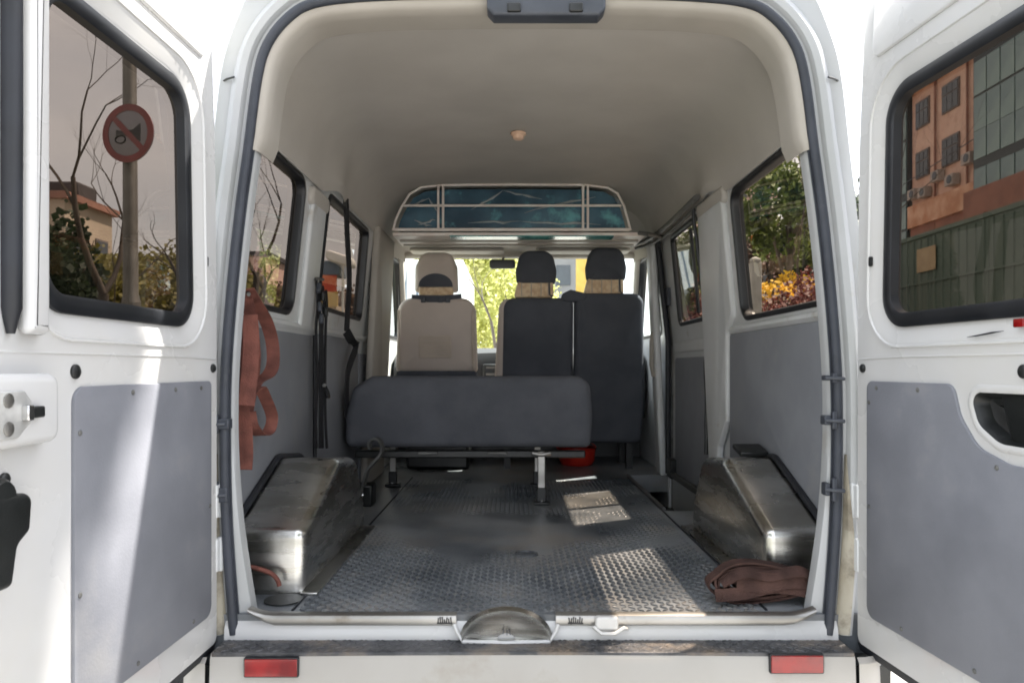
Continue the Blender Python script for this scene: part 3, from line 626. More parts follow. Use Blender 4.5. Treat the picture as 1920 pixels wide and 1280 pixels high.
# --- rear doors (local frame: x along the door away from the hinge, y towards the inside face, z up)
def rear_door(mirror, hinge, ang):
    m = mirror
    root = bpy.data.objects.new('rear_door', None)
    f = lambda u, v, w: (m * u, w, v)
    outer = rpoly([(.004, -.062), (.85, -.062), (.85, 1.66), (.045, 1.66), (.012, 1.2), (.004, .8)], [.02, .02, .04, .04, 0, 0])
    WD = rpoly([(.115 if m > 0 else .10, .748), (.685, .748), (.685, 1.318), (.135 if m > 0 else .118, 1.318)], [.075, .075, .075, .085], 8)
    sk = MB()
    cup = rpoly([(.412, .602), (.72, .602), (.72, .492), (.50, .496), (.44, .53)], [.03, .03, .03, .07, .05], 8)
    sheet(sk, outer, [inset(WD, -.048)] + ([inset(cup, .004)] if m < 0 else []), f, 0)
    L = lambda d, w: [f(u, v, w) for u, v in inset(WD, d)]
    sk.loft([L(-.048, 0), L(-.040, -.002), L(-.014, -.014), L(-.004, -.017), L(.012, -.017)], True)
    rows = [[f(u, v, 0) for u, v in outer], [f(u, v, -.008) for u, v in inset(outer, -.004)], [f(u, v, -.038) for u, v in inset(outer, -.004)]]
    sk.loft(rows, True)
    sheet(sk, inset(outer, -.004), [inset(WD, .012)], f, -.038)
    me_o = build('rear_door', sk, 'paint', VAN, local=True, smooth=40)
    bpy.data.objects.remove(root)
    me_o.location = Vector(hinge) - WORLD['van']; me_o.rotation_euler = (0, 0, ang)
    WORLD[me_o.name] = Vector((0, 0, 0))
    K = dict(parent=me_o, local=True)
    # window
    seal = MB()
    seal.loft([L(-.006, -.017), L(-.005, -.010), L(.006, -.006), L(.022, -.006), L(.028, -.010), L(.030, -.029), L(.024, -.034), L(.020, -.040), L(0, -.042)], True)
    so = build('window_seal', seal, 'seal', **K)
    p = MB(); p.ngon([f(u, v, -.030) for u, v in inset(WD, .026)]); build('window_pane', p, 'glass_dark', smooth=0, **K)
    # pressed swages: horizontal crease and raised field above the window
    b = MB(); b.tube([f(.012, .668, -.0015), f(.20, .672, -.001), f(.50, .672, -.001), f(.838, .672, -.0015)], .0035, 6); build('crease', b, 'paint', **K)
    b = MB(); puff(b, rpoly([(.075, 1.41), (.70, 1.41), (.70, 1.60), (.095, 1.60)], .03), f, -.004, .007, .006); build('pressed_field', b, 'paint', **K)
    b = MB(); b.loft([[f(u, v, w) for u, v in inset(WD, d)] for d, w in ((-.056, -.001), (-.054, .004), (-.050, .0035), (-.047, -.001))], True); build('window_swage', b, 'paint', **K)
    # rubber along the bottom edge
    b = MB(); b.loft([[f(.0, -.062, -.002), f(.0, -.066, -.004), f(.0, -.066, -.045), f(.0, -.062, -.046)], [f(.0, -.062, -.002), f(.0, -.085, -.008), f(.0, -.085, -.04), f(.0, -.062, -.046)], [f(.83, -.062, -.002), f(.83, -.088, -.008), f(.83, -.088, -.04), f(.83, -.062, -.046)]], True, False, True)
    build('bottom_rubber', b, 'rubber', **K)
    b = MB(); b.tube([f(.770, z, .006) for z in (.70, .74, 1.0, 1.3, 1.6)], [.006, .016, .017, .017, .017], 10); build('edge_seal', b, 'rubber', **K)
    b = MB(); puff(b, rpoly([(.697, .70), (.752, .70), (.752, 1.62), (.697, 1.62)], .012), f, -.003, .026, .016); build('stiffener', b, 'paint', **K)
    # grey board
    if m > 0: pts = [(.048, .022), (.61, .022), (.61, .613), (.048, .613)]; rad = [.03, .03, .03, .015]
    else: pts = [(.055, .022), (.78, .022), (.78, .462), (.53, .464), (.445, .488), (.395, .545), (.372, .613), (.055, .613)]; rad = [.03, .03, .03, .1, .08, .08, .03, .02]
    bb = MB(); puff(bb, rpoly(pts, rad, 8), f, -.002, .007, .003, seg=2); build('trim_board', bb, 'panel', **K)
    sp = [(.11, .597), (.24, .597), (.42, .597), (.06, .30), (.596, .24), (.15, .04), (.40, .04), (.595, .04), (.596, .53)] if m > 0 else [(.10, .597), (.26, .597), (.068, .30), (.068, .56), (.20, .04), (.44, .04), (.68, .04), (.50, .455)]
    for u, v in sp:
        b = MB(); b.lathe((m * u, .007, v), [(.0052, -.002), (.0052, .0015), (.003, .003), (.0005, .0032)], 10, 'Y'); build('screw', b, 'rail', smooth=50, **K)
    # rubber plugs and slots
    for u, v, r in [(.03, .645, .011), (.60 if m > 0 else .56, .640, .013)] + ([(.778, .475, .010)] if m > 0 else []):
        b = MB(); b.lathe((m * u, 0, v), [(r, -.002), (r, .004), (r * .7, .007), (.0005, .008)], 16, 'Y'); build('rubber_plug', b, 'plastic', **K)
    b = MB(); puff(b, rrect(.058, .070, .90, .925, .005), f, -.002, .0035, .001, seg=2); build('slot_plug', b, 'plastic', **K)
    # hinges
    for z in (.16, .30):
        b = MB(); b.box(f(-.006, z, -.012), (.028, .03, .085)); b.tube([f(-.018, z - .045, .002), f(-.018, z + .045, .002)], .008, 8); build('hinge', b, 'paint' if z > 1 else 'jamb', bevel=.004, **K)
    if m > 0:
        # latch with cover
        lc = MB(); puff(lc, rrect(.69, .86, .525, .638, .022), f, -.002, .035, .014); build('latch_cover', lc, 'paint', **K)
        b = MB(); puff(b, rpoly([(.768, .566), (.80, .540), (.86, .540), (.86, .612), (.785, .612), (.768, .592)], .008), f, .03, .040, .003); build('latch_plate', b, 'plate', **K)
        for v in (.556, .598):
            b = MB(); b.lathe((m * .823, .039, v), [(.011, 0), (.011, .003), (.006, .005), (.0005, .005)], 12, 'Y'); build('bolt', b, 'alu', **K)
        b = MB(); b.box(f(.765, .578, .040), (.034, .014, .018)); build('latch_tongue', b, 'plastic', bevel=.003, **K)
        b = MB(); b.box(f(.787, .578, .042), (.014, .018, .024)); build('latch_claw', b, 'chrome', bevel=.002, **K)
        # pull handle
        h = MB(); puff(h, rpoly([(.752, .452), (.86, .456), (.86, .315), (.798, .315), (.786, .375), (.758, .392)], [.018, .01, .012, .012, .02, .014]), f, -.002, .032, .010); build('inner_handle', h, 'plastic', **K)
        b = MB(); b.lathe((m * .812, 0, .452), [(.03, 0), (.03, .02), (.024, .028), (.0005, .03)], 20, 'Y'); build('handle_boss', b, 'plastic', **K)
    else:
        rm_ = lambda d, w: [f(u, v, w) for u, v in inset(cup, d)]
        b = MB(); b.loft([rm_(-.012, 0), rm_(-.008, .003), rm_(-.002, .0035), rm_(.004, .002), rm_(.006, -.004)], True)
        build('pull_surround', b, 'paint', **K)
        b = MB(); b.loft([rm_(.0045, .0015), rm_(.008, -.006), rm_(.016, -.026), rm_(.03, -.032)], True); b.ngon(rm_(.03, -.032)); build('pull_cup', b, 'plastic', **K)
        b = MB(); puff(b, rpoly([(.48, .602), (.72, .602), (.72, .50), (.51, .503)], .012), f, -.032, -.012, .008); build('pull_bar', b, 'plastic', **K)
        b = MB(); b.tube([f(.41, .709, .001), f(.44, .711, .0015), f(.48, .715, .001), f(.51, .717, .001)], [.0005, .0016, .002, .0005], 5); build('scuff', b, 'seal', **K)
        b = MB(); puff(b, rrect(.535, .56, .722, .738, .003), f, -.001, .003, .001); build('red_tab', b, 'redlens', **K)
    return me_o
rear_door(1, (-.815, -.02, 0), R(-91.5))
rear_door(-1, (.845, -.02, 0), R(95))
# door check links and stops on the pillars
for s, items in ((-1, [(.50, .055, .05), (.315, .04, .07)]), (1, [(.62, .02, .025), (.51, .03, .045), (.33, .022, .06)])):
    for z, w_, h_ in items:
        b = MB(); x = s * (.803 + (.012 if s < 0 else -.02)); b.box((x - s * .012, -.004, z), (w_ * .6, .03, h_ * .55)); b.tube([(x - s * .02, -.016, z), (x + s * .028, -.03, z - .002)], .006, 6); b.box((x + s * .004, -.018, z), (.012, .012, h_)); build('door_stop', b, 'latch_grey', VAN, bevel=.003)

# --- cab: windscreen, pillars, header, dashboard
b = MB(); b.ngon([(-.80, 3.02, 1.40), (.80, 3.02, 1.40), (.86, 3.62, .80), (-.86, 3.62, .80)]); ws = build('windscreen', b, 'glass_clear', VAN, smooth=0)
for s in (-1, 1):
    b = MB(); b.tube([(s * .815, 2.96, 1.42), (s * .83, 3.1, 1.32), (s * .88, 3.66, .76)], .045, 10); build('screen_pillar', b, 'trim', VAN)
    b = MB(); puff(b, rrect(-.30, .30, 0, .16, .03), lambda u, v, w: (s * .40 + u, 2.72 + v * 1.0, 1.392 + w), -.012, .012, .01); build('sun_visor', b, 'trim', VAN)
b = MB(); b.box2((-.82, 2.96, 1.375), (.82, 3.06, 1.45)); build('screen_header', b, 'trim', VAN, bevel=.02, seg=3)
b = MB(); b.loft([[(x, 3.14, .30), (x, 3.12, .62), (x, 3.18, .73 + .02 * math.cos(x * 3)), (x, 3.4, .78), (x, 3.60, .79), (x, 3.62, .30)] for x in [-.86 + 1.72 * k / 16 for k in range(17)]], True, False, True); dsh = build('dashboard', b, 'dash', VAN, smooth=50)
b = MB(); b.box((-.14, 3.10, .56), (.22, .06, .22)); build('console', b, 'plastic', dsh, bevel=.015)
for z in (.50, .60, .645): 
    b = MB(); b.box((-.14, 3.065, z), (.17, .012, .014)); build('console_trim', b, 'rail', dsh)
b = MB(); b.tube([(-.50 + .19 * math.cos(a), 2.98 + .07 * math.sin(a), .82 + .17 * math.sin(a)) for a in [2 * math.pi * k / 32 for k in range(32)]], .015, 8, closed=True); b.tube([(-.5, 2.98, .82), (-.5, 3.14, .70)], .03, 10); b.tube([(-.68, 2.98, .82), (-.32, 2.98, .82)], .014, 8); build('steering_wheel', b, 'plastic', VAN)
c = pix_y(942, 495, 2.93)
b = MB(); puff(b, rrect(c.x - .085, c.x + .085, c.z - .03, c.z + .03, .018), lambda u, v, w: (u, 2.93 + w, v), -.012, .02, .008); mr = build('rear_view_mirror', b, 'mirror', VAN)
b = MB(); b.tube([(c.x, 2.95, c.z + .01), (c.x + .005, 2.99, c.z + .05), (c.x + .01, 3.05, 1.40)], .008, 8); build('mirror_stem', b, 'plastic', mr)
b = MB(); b.box2((-.88, 3.44, -.1), (.88, 3.62, .32)); build('bulkhead', b, 'plastic', VAN, smooth=0)
b = MB(); b.tube([(.35, 2.05, 1.39), (.30, 2.2, 1.37), (.24, 2.5, 1.375)], .005, 6); 

# --- overhead rack above the cab
RY = 2.20
def rk(px, py): p = pix_y(px, py, RY); return (p.x, p.z)
b = MB()
out_l = [rk(*p) for p in ((737, 430), (748, 400), (764, 364), (782, 352), (800, 347), (824, 346))]
rack = MB()
oc = [rk(*p) for p in ((737, 432), (742, 412), (752, 390), (768, 364), (790, 351), (824, 347), (960, 346), (1100, 347), (1140, 352), (1158, 363), (1170, 386), (1177, 412), (1182, 432))]
rows = []
rack.tube([(x, RY, z) for x, z in oc], .007, 8)
rack_o = build('overhead_rack', rack, 'offwhite', VAN)
for y0 in (386, 431):
    p, q = rk(757 if y0 < 400 else 740, y0), rk(1165 if y0 < 400 else 1180, y0)
    b = MB(); b.box(((p[0] + q[0]) / 2, RY - .004, p[1]), (q[0] - p[0], .016, .013 if y0 < 400 else .017)); build('rack_bar', b, 'offwhite', rack_o, bevel=.003)
for px in (822, 831, 1093, 1102):
    p, q = rk(px, 346), rk(px, 432); b = MB(); b.box((p[0], RY - .003, (p[1] + q[1]) / 2), (.013, .018, p[1] - q[1])); build('rack_upright', b, 'offwhite', rack_o, bevel=.003)
# shelf
z_sh = rk(960, 437)[1]
b = MB(); b.box2((-.72, RY + .01, z_sh - .014), (.70, 2.56, z_sh + .006)); build('shelf', b, 'offwhite', rack_o, bevel=.004)
b = MB(); b.box2((-.40, RY - .002, z_sh - .020), (.52, RY + .10, z_sh - .0145)); build('shelf_reflection', b, 'teal', rack_o)  # added strip standing in for a teal reflection under the shelf
for k in range(2):
    b = MB(); b.box2((-.70, RY + .14 + .15 * k, z_sh - .022), (.68, RY + .18 + .15 * k, z_sh - .0142)); build('shelf_batten', b, 'trim', rack_o)
b = MB(); b.tube([(.66, RY, z_sh + .0), (.70, RY - .05, z_sh - .015), (.80, RY + .02, z_sh - .02)], .012, 8); build('rack_bracket', b, 'rail', rack_o)
# film-wrapped boards stored in it (things lying on the shelf)
SHELF_TH = []
pk = empty('wrapped_board_pack', (0, 2.4, z_sh + .008), 'film wrapped dark teal boards packed in the rack above the cab', 'boards')
b = MB()
lo = [(x * .985, z) for x, z in oc if z > z_sh]
b.loft([[(x * .97, y, z_sh + .008 + (z - z_sh) * .90) for x, z in oc] for y in (RY + .03, RY + .30)], True, False, True); build('board', b, 'dark_teal', pk, smooth=0)
rnd = random.Random(4)
for (x0, z0_, x1, z1) in ((-.28, .14, -.10, .24), (-.10, .24, .12, .20), (.02, .12, .42, .21), (-.30, .06, .0, .07), (.0, .07, .45, .05), (-.62, .15, -.52, .20), (-.52, .20, -.47, .13), (-.58, .05, -.48, .08), (.54, .20, .59, .15), (.52, .22, .60, .11), (-.60, .08, -.50, .04)):
    b = MB(); n_ = 6; pts = [(x0 + (x1 - x0) * k / n_, RY + .024, z_sh + z0_ + (z1 - z0_) * k / n_ + rnd.uniform(-.006, .006)) for k in range(n_ + 1)]
    b.tube(pts, [.0008, .003, .006, .004, .007, .003, .0008], 4); build('film_fold', b, 'film', pk, smooth=0)

# ================================================================== SEATS
fy = lambda y0: (lambda u, v, w: (u, y0 + w, v))
def tilt(y0, z0, k): return lambda u, v, w: (u, y0 + w + (v - z0) * k, v)
DS = empty('driver_seat', (-.52, 2.9, 0), 'beige driver seat with stitched back and dark-patched headrest', 'seat')
f = tilt(2.66, .64, -.10); cx_ = -.521
b = MB(); puff(b, rpoly([(cx_ - .255, .61), (cx_ + .255, .61), (cx_ + .245, 1.075), (cx_ - .235, 1.075)], [.03, .03, .09, .09], 8), f, .12, 0, .035, .012); build('backrest', b, 'beige', DS)
for du, w_ in ((-.228, .004), (.228, .004)):
    b = MB(); b.tube([f(cx_ + du, z, -.006) for z in (.64, .75, .9, 1.0)], .006, 6); build('piping', b, 'beige2', DS)
b = MB(); puff(b, rrect(cx_ - .105, cx_ + .095, .705, .84, .01), f, -.006, -.016, .003); build('back_pocket', b, 'beige2', DS)
for z in (.735, .76, .785, .81):
    b = MB(); b.tube([f(cx_ - .10, z, -.0165), f(cx_ + .09, z, -.0165)], .0025, 5); build('stitch_line', b, 'beige', DS)
b = MB(); puff(b, rrect(cx_ - .25, cx_ + .25, .56, .625, .02), f, .10, -.004, .012); build('lower_skirt', b, 'black_fab', DS)
b = MB(); puff(b, rrect(cx_ - .25, cx_ + .25, 2.72, 3.18, .06), lambda u, v, w: (u, v, w), .34, .52, .05); build('cushion', b, 'beige', DS)
b = MB(); b.box2((cx_ - .2, 2.74, .0), (cx_ + .2, 3.12, .34)); build('seat_base', b, 'plastic', DS, bevel=.02)
f2 = tilt(2.64, 1.08, -.06)
hp = rpoly([(cx_ - .135, 1.115), (cx_ + .135, 1.115), (cx_ + .13, 1.27), (cx_ + .095, 1.36), (cx_ - .09, 1.36), (cx_ - .13, 1.27)], [.02, .02, .06, .07, .07, .06], 8)
b = MB(); puff(b, hp, f2, .11, 0, .04, .010); hr = build('headrest', b, 'beige', DS)
arc = [(cx_ - .105, 1.145), (cx_ + .105, 1.145)] + [(cx_ + .105 * math.cos(a), 1.15 + .075 * math.sin(a)) for a in [math.pi * k / 16 for k in range(1, 16)]]
b = MB(); puff(b, arc, f2, .01, -.017, .004); build('dark_patch', b, 'black_fab', hr)
b = MB(); puff(b, rrect(cx_ - .105, cx_ + .105, 1.092, 1.142, .008), f2, .06, -.008, .008); build('neck_beads', b, 'tan', hr)
b = MB(); b.ribbon([f2(cx_ - .15, 1.075, .0), f2(cx_ - .05, 1.068, -.018), f2(cx_ + .05, 1.068, -.018), f2(cx_ + .16, 1.08, .0)], .042, (0, 0, 1)); hb = build('neck_strap', b, 'black_fab', hr)
for du in (-.075, .03, .075):
    b = MB(); b.box(f2(cx_ + du, 1.06, -.024), (.03, .016, .03)); build('strap_buckle', b, 'latch_grey', hr, bevel=.003)
for du in (-.06, .06):
    b = MB(); b.tube([f2(cx_ + du, 1.04, .05), f2(cx_ + du, 1.16, .05)], .007, 8); build('headrest_post', b, 'chrome', DS)

PS = empty('passenger_seat', (.32, 2.9, 0), 'double passenger seat in black covers with two headrests', 'seat')
f = tilt(2.66, .64, -.10)
b = MB(); puff(b, rpoly([(-.175, .30), (.0, .30), (.0, 1.072), (-.13, 1.072)], [.02, .02, .02, .07], 8), f, .13, .018, .03, .004); build('side_bolster', b, 'beige', PS)
b = MB(); puff(b, rpoly([(-.125, .20), (.332, .20), (.330, 1.076), (-.105, 1.076)], [.03, .02, .04, .07], 8), f, .13, 0, .035, .014); build('backrest', b, 'black_fab', PS)
b = MB(); puff(b, rpoly([(.342, .17), (.765, .17), (.775, .40), (.765, 1.104), (.338, 1.104)], [.04, .05, .05, .07, .03], 8), f, .13, -.004, .035, .014); build('backrest', b, 'black_fab', PS)
b = MB(); puff(b, rpoly([(.25, 1.05), (.40, 1.05), (.42, 1.10), (.31, 1.125), (.26, 1.10)], .02), f, .08, -.006, .014); build('centre_flap', b, 'black_fab', PS)
b = MB(); puff(b, rrect(-.14, .77, 2.74, 3.18, .06), lambda u, v, w: (u, v, w), .32, .50, .05); build('cushion', b, 'black_fab', PS)
for x in (-.08, .70):
    for y in (2.8, 3.1):
        b = MB(); b.box2((x - .02, y - .02, 0), (x + .02, y + .02, .33)); build('leg', b, 'plastic', PS)
for c0, zb, pxc in ((.10, 1.125, 1005), (.535, 1.145, 1137)):
    hp = rpoly([(c0 - .12, zb + .03), (c0 + .12, zb + .03), (c0 + .128, zb + .12), (c0 + .10, zb + .245), (c0 - .10, zb + .245), (c0 - .128, zb + .12)], [.04, .04, .08, .08, .08, .08], 8)
    b = MB(); puff(b, hp, f2, .12, -.006, .045, .016); hr = build('headrest', b, 'black_fab', PS)
    b = MB(); puff(b, rpoly([(c0 - .14, zb - .045), (c0 + .11, zb - .045), (c0 + .105, zb + .05), (c0 - .115, zb + .05)], .015), f2, .08, .006, .012, .004); nb = build('neck_beads', b, 'tan', hr)
    for du in (-.09, -.03, .03, .075):
        b = MB(); b.tube([f2(c0 + du, zb - .04, -.001), f2(c0 + du, zb + .045, -.001)], .003, 5); build('bead_cord', b, 'beige2', hr)
    b = MB(); b.tube([f2(c0 + .08, zb + .05, -.004), f2(c0 + .083, zb - .03, -.006), f2(c0 + .10, zb - .04, .0)], .005, 6); build('strap_end', b, 'black_fab', hr)

BS = empty('folded_bench_seat', (-.25, 1.8, 0), 'folded charcoal fabric bench seat standing across the van floor', 'bench seat')
f = tilt(1.56, .25, .03)
b = MB(); lpn = rpoly([(-.845, .265), (.325, .265), (.335, .42), (.322, .605), (-.72, .605), (-.81, .55), (-.845, .42)], [.04, .03, .1, .075, .05, .06, .06], 8); puff(b, lpn, f, .16, 0, .04, .008, seg=5); build('backrest', b, 'navy', BS)
b = MB(); puff(b, rrect(-.82, .31, 1.70, 2.18, .07), lambda u, v, w: (u, v, w), .29, .47, .06); build('cushion', b, 'navy', BS)
b = MB(); b.box2((-.80, 1.585, .215), (.30, 1.63, .25)); b.box2((-.80, 2.08, .215), (.30, 2.12, .25)); fr_ = build('frame', b, 'plastic', BS, bevel=.006)
for x in (-.45, -.12):
    b = MB(); b.box((x, 1.575, .24), (.09, .02, .012)); build('frame_bracket', b, 'rail', BS, bevel=.003)
for x, y in ((.089, 1.56), (.089, 2.1), (-.70, 2.1)):
    b = MB(); b.box2((x - .017, y - .012, .075), (x + .017, y + .012, .25)); b.tube([(x - .045, y - .01, .242), (x, y - .014, .235), (x + .045, y - .01, .242)], .011, 8); lg = build('leg', b, 'alu', BS, bevel=.003)
    b = MB(); b.box2((x - .022, y - .02, .014), (x + .022, y + .02, .08)); b.box2((x - .04, y - .03, .0), (x + .04, y + .03, .014)); build('foot', b, 'plastic', lg, bevel=.004)
    b = MB(); b.lathe((x, y - .024, .016), [(.009, 0), (.009, .008), (.0005, .009)], 10); build('bolt', b, 'chrome', lg)
# looped belt-buckle stalk at the left end
b = MB(); q = [(678, 950), (680, 925), (684, 900), (690, 880), (702, 866), (714, 852), (717, 838), (712, 825), (702, 822), (693, 829), (694, 842)]
pts = catmull([pix_y(px, py, 1.50) for px, py in q], 4); b.ribbon(pts, .03, (.25, 1, 0), .0055)
lv = build('release_lever', b, 'rail', BS)
for px, py in ((679, 928), (664, 928), (678, 984)):
    c = pix_y(px, py, 1.49); b = MB(); b.lathe(c, [(.008, .006), (.008, -.004), (.0005, -.008)], 10, 'Y'); build('bolt', b, 'chrome', lv)
b = MB(); b.box2((-.78, 1.49, .0), (-.70, 1.60, .10)); build('foot', b, 'plastic', lv, bevel=.008)

# seat belts hanging on the left wall
SBT = empty('seat_belt', (-.86, 1.9, .0), 'dark seat belt hanging across the left middle window', 'seat belt')
pts = [pix_x(px, py, -.80 + .0 * py) for px, py in ((649, 372), (651, 440), (655, 520), (652, 580), (650, 622))]
b = MB(); b.ribbon(catmull(pts, 5), .045, (.2, 1, 0)); build('webbing', b, 'belt', SBT)
b = MB(); c = pts[0]; b.box(c + Vector((-.012, 0, .0)), (.03, .06, .10)); build('upper_anchor', b, 'plastic', SBT, bevel=.008)
b = MB(); b.ribbon(catmull([pts[-1], pix_x(660, 640, -.81), pix_x(668, 650, -.82), pix_x(652, 700, -.83), pix_x(650, 780, -.84)], 5), .04, (.2, 1, 0)); build('lower_webbing', b, 'belt', SBT)
SB2 = empty('seat_belt', (-.85, 1.2, .0), 'bundled seat belts with buckles hung on the left pillar', 'seat belt')
rnd = random.Random(8)
for k, px in enumerate((594, 600, 606, 611)):
    X = -.825 + .004 * k
    b = MB(); b.ribbon(catmull([pix_x(px + rnd.uniform(-2, 2), py, X) for py in (520 + 8 * k, 570, 620, 700, 780, 840)], 4), .012, (.3, 1, 0)); build('webbing', b, 'belt', SB2)
for k, (px, py) in enumerate(((598, 540), (606, 556), (600, 575), (611, 585), (603, 597))):
    b = MB(); c = pix_x(px, py, -.805); b.box(c, (.016, .022, .04), Matrix.Rotation(R(rnd.uniform(-25, 25)), 3, 'X')); build('buckle', b, 'plastic' if k % 2 else 'latch_grey', SB2, bevel=.006)
b = MB(); b.tube([pix_x(590, 526, -.845), pix_x(594, 522, -.81), pix_x(606, 524, -.80)], .006, 6); build('hook', b, 'rail', SB2)
b = MB(); b.tube([pix_x(608, 722, -.80), pix_x(614, 735, -.80), pix_x(616, 745, -.80)], .009, 6); build('tongue', b, 'chrome', SB2)

# ================================================================== LOOSE THINGS
ST = empty('webbing_strap', (-.83, .3, .4), 'orange brown webbing strap looped from the left quarter window ledge', 'strap')
def strap(pts, X, w=.034, mat_='strap', side=(1, .35, 0), name='strap_loop', par=ST):
    b = MB(); q = [pix_x(p[0], p[1], X + (p[2] if len(p) > 2 else 0)) for p in pts]
    b.ribbon(catmull(q, 6), w, side, .0022); return build(name, b, mat_, par)
strap([(461, 545), (466, 575), (474, 620), (478, 670), (474, 720), (466, 760), (462, 800)], -.835)
strap([(464, 542, .01), (478, 566, .01), (498, 600, .012), (510, 640, .015), (512, 680, .02), (503, 702, .02), (480, 716, .012), (466, 740, .005)], -.83, .04)
strap([(470, 734, .01), (486, 726, .015), (497, 745, .02), (510, 780, .02), (505, 806, .015), (490, 815, .01), (474, 800, .005), (468, 772, .0)], -.82, .036)
strap([(456, 590), (454, 640), (452, 700), (450, 760), (456, 800), (458, 850), (456, 880)], -.84, .05)
strap([(468, 590, .02), (471, 640, .02), (468, 700, .02), (462, 760, .02)], -.83, .045)
b = MB(); b.tube([pix_x(466, 548, -.86), pix_x(466, 545, -.835), pix_x(466, 552, -.815)], .006, 6); build('hook', b, 'rail', ST)

CO = empty('coiled_strap', (.62, .14, 0), 'coil of brown webbing lying against the right wheel arch cover', 'strap')
rnd = random.Random(11)
for k in range(8):
    b = MB(); rx = .140 - .009 * k; rz_ = .052 - .0055 * k; ph = rnd.uniform(-.2, .2); yk = .105 + rnd.uniform(-.012, .012); n_ = 40
    pts = []
    for i in range(n_ + 1):
        a = 2 * math.pi * i / n_ + ph; wob = 1 + .10 * noise.noise((k * 3.1, math.cos(a) * 1.3, math.sin(a) * 1.3))
        pts.append((.632 + .004 * k + rx * wob * math.cos(a), yk + .02 * noise.noise((a, k, 2.)), .056 + rz_ * wob * math.sin(a) * (1 - .25 * math.cos(a)) + .006 * noise.noise((k, a * .8, 5.))))
    b.ribbon(pts, .040 + rnd.uniform(-.004, .006), (.05, 1, .25 * math.sin(k)), .0030); build('webbing_turn', b, 'strap2', CO)
for (q, sd) in (([(.52, .078, .060), (.58, .074, .088), (.65, .072, .080), (.73, .075, .092), (.775, .09, .07)], (.1, .75, .6)), ([(.50, .062, .030), (.57, .060, .036), (.66, .066, .052), (.75, .07, .040)], (0, .5, 1)), ([(.56, .07, .060), (.63, .062, .055), (.70, .066, .066), (.77, .08, .055)], (.1, .4, 1))):
    b = MB(); b.ribbon(catmull(q, 8), .034, sd, .003); build('webbing_end', b, 'strap2', CO)
RP = MB(); q = [(462, 1060), (486, 1066), (508, 1074), (520, 1086), (524, 1098)]
RP.tube(catmull([pix_y(px, py, .13) for px, py in q], 5), .0065, 6); tag(build('cord_end', RP, 'strap'), 'short frayed orange cord by the left wheel arch cover', 'cord')

TB = empty('red_tub', (.38, 3.18, 0), 'red round plastic tub under the passenger seat', 'tub')
b = MB(); b.lathe((.38, 3.0 - .02, 0), [(.10, .002), (.118, .03), (.124, .10), (.132, .105), (.132, .118), (.118, .118), (.112, .02), (.001, .012)], 28); build('tub_wall', b, 'redtub', TB)
b = MB(); b.tube([(.38 + .13 * math.cos(a), 2.98, .11 + .05 * math.sin(a)) for a in [math.pi * k / 12 for k in range(13)]], .004, 6); build('handle', b, 'redtub', TB)

# ================================================================== STREET
def bare_tree(name, base, h, lean, spread, label, seed, levels=4, r0=.10, grp='bare pollarded trees along the verge', aim=None, thin=.62, m='bark'):
    rnd = random.Random(seed); root = empty(name, base, label, 'tree', grp); tb = MB(); tw = MB()
    def grow(p, d, L, r, lv):
        pts = [p]; rad = [r]; n_ = 4; q = p.copy(); dd = d.copy()
        for k in range(n_):
            dd = (dd + Vector((rnd.uniform(-1, 1), rnd.uniform(-1, 1), rnd.uniform(-.3, .8))) * .16).normalized(); q = q + dd * (L / n_); pts.append(q); rad.append(r * (1 - .42 * (k + 1) / n_))
        (tb if lv < 2 else tw).tube(pts, rad, 7 if lv < 2 else 4)
        if lv >= levels: return
        for k in range(rnd.choice((2, 3, 3)) if lv < 2 else rnd.choice((2, 3))):
            a = rnd.uniform(0, 6.28); sp = spread * rnd.uniform(.6, 1.3)
            o = dd.orthogonal(); o.rotate(Matrix.Rotation(a, 3, dd)); nd = (dd + o * sp + Vector((0, 0, .35))).normalized()
            st = pts[-1] if k < 2 else pts[rnd.choice((2, 3))]
            grow(st, nd, L * thin * rnd.uniform(.8, 1.2), rad[-1] * rnd.uniform(.55, .8), lv + 1)
    grow(Vector(base), Vector(lean).normalized(), h, r0, 0)
    build('trunk', tb, m, root, smooth=60); build('crown', tw, m, root, smooth=0); return root
def leaf_mesh(name, n, size, rx, ry, rz, seed, m, clumps=26, keep=None, aspect=.6):
    rnd = random.Random(seed); mb = MB(); cs = []
    for k in range(clumps):
        u = Vector((rnd.gauss(0, 1), rnd.gauss(0, 1), rnd.gauss(0, 1))).normalized() * rnd.uniform(.35, 1) ** .6
        cs.append((u, rnd.uniform(.18, .38)))
    for k in range(n):
        u, cr = rnd.choice(cs); d = Vector((rnd.gauss(0, 1), rnd.gauss(0, 1), rnd.gauss(0, 1))).normalized() * cr * rnd.uniform(.3, 1)
        p = u * .8 + d; p = Vector((p.x * rx, p.y * ry, p.z * rz))
        a = Vector((rnd.gauss(0, 1), rnd.gauss(0, 1), rnd.gauss(0, 1))).normalized(); b_ = a.orthogonal(); s = size * rnd.uniform(.6, 1.4)
        q = [p - a * s, p - b_ * s * aspect, p + a * s, p + b_ * s * aspect]
        if keep and not keep(p): continue
        mb.add(q, [(0, 1, 2, 3)])
    return mb
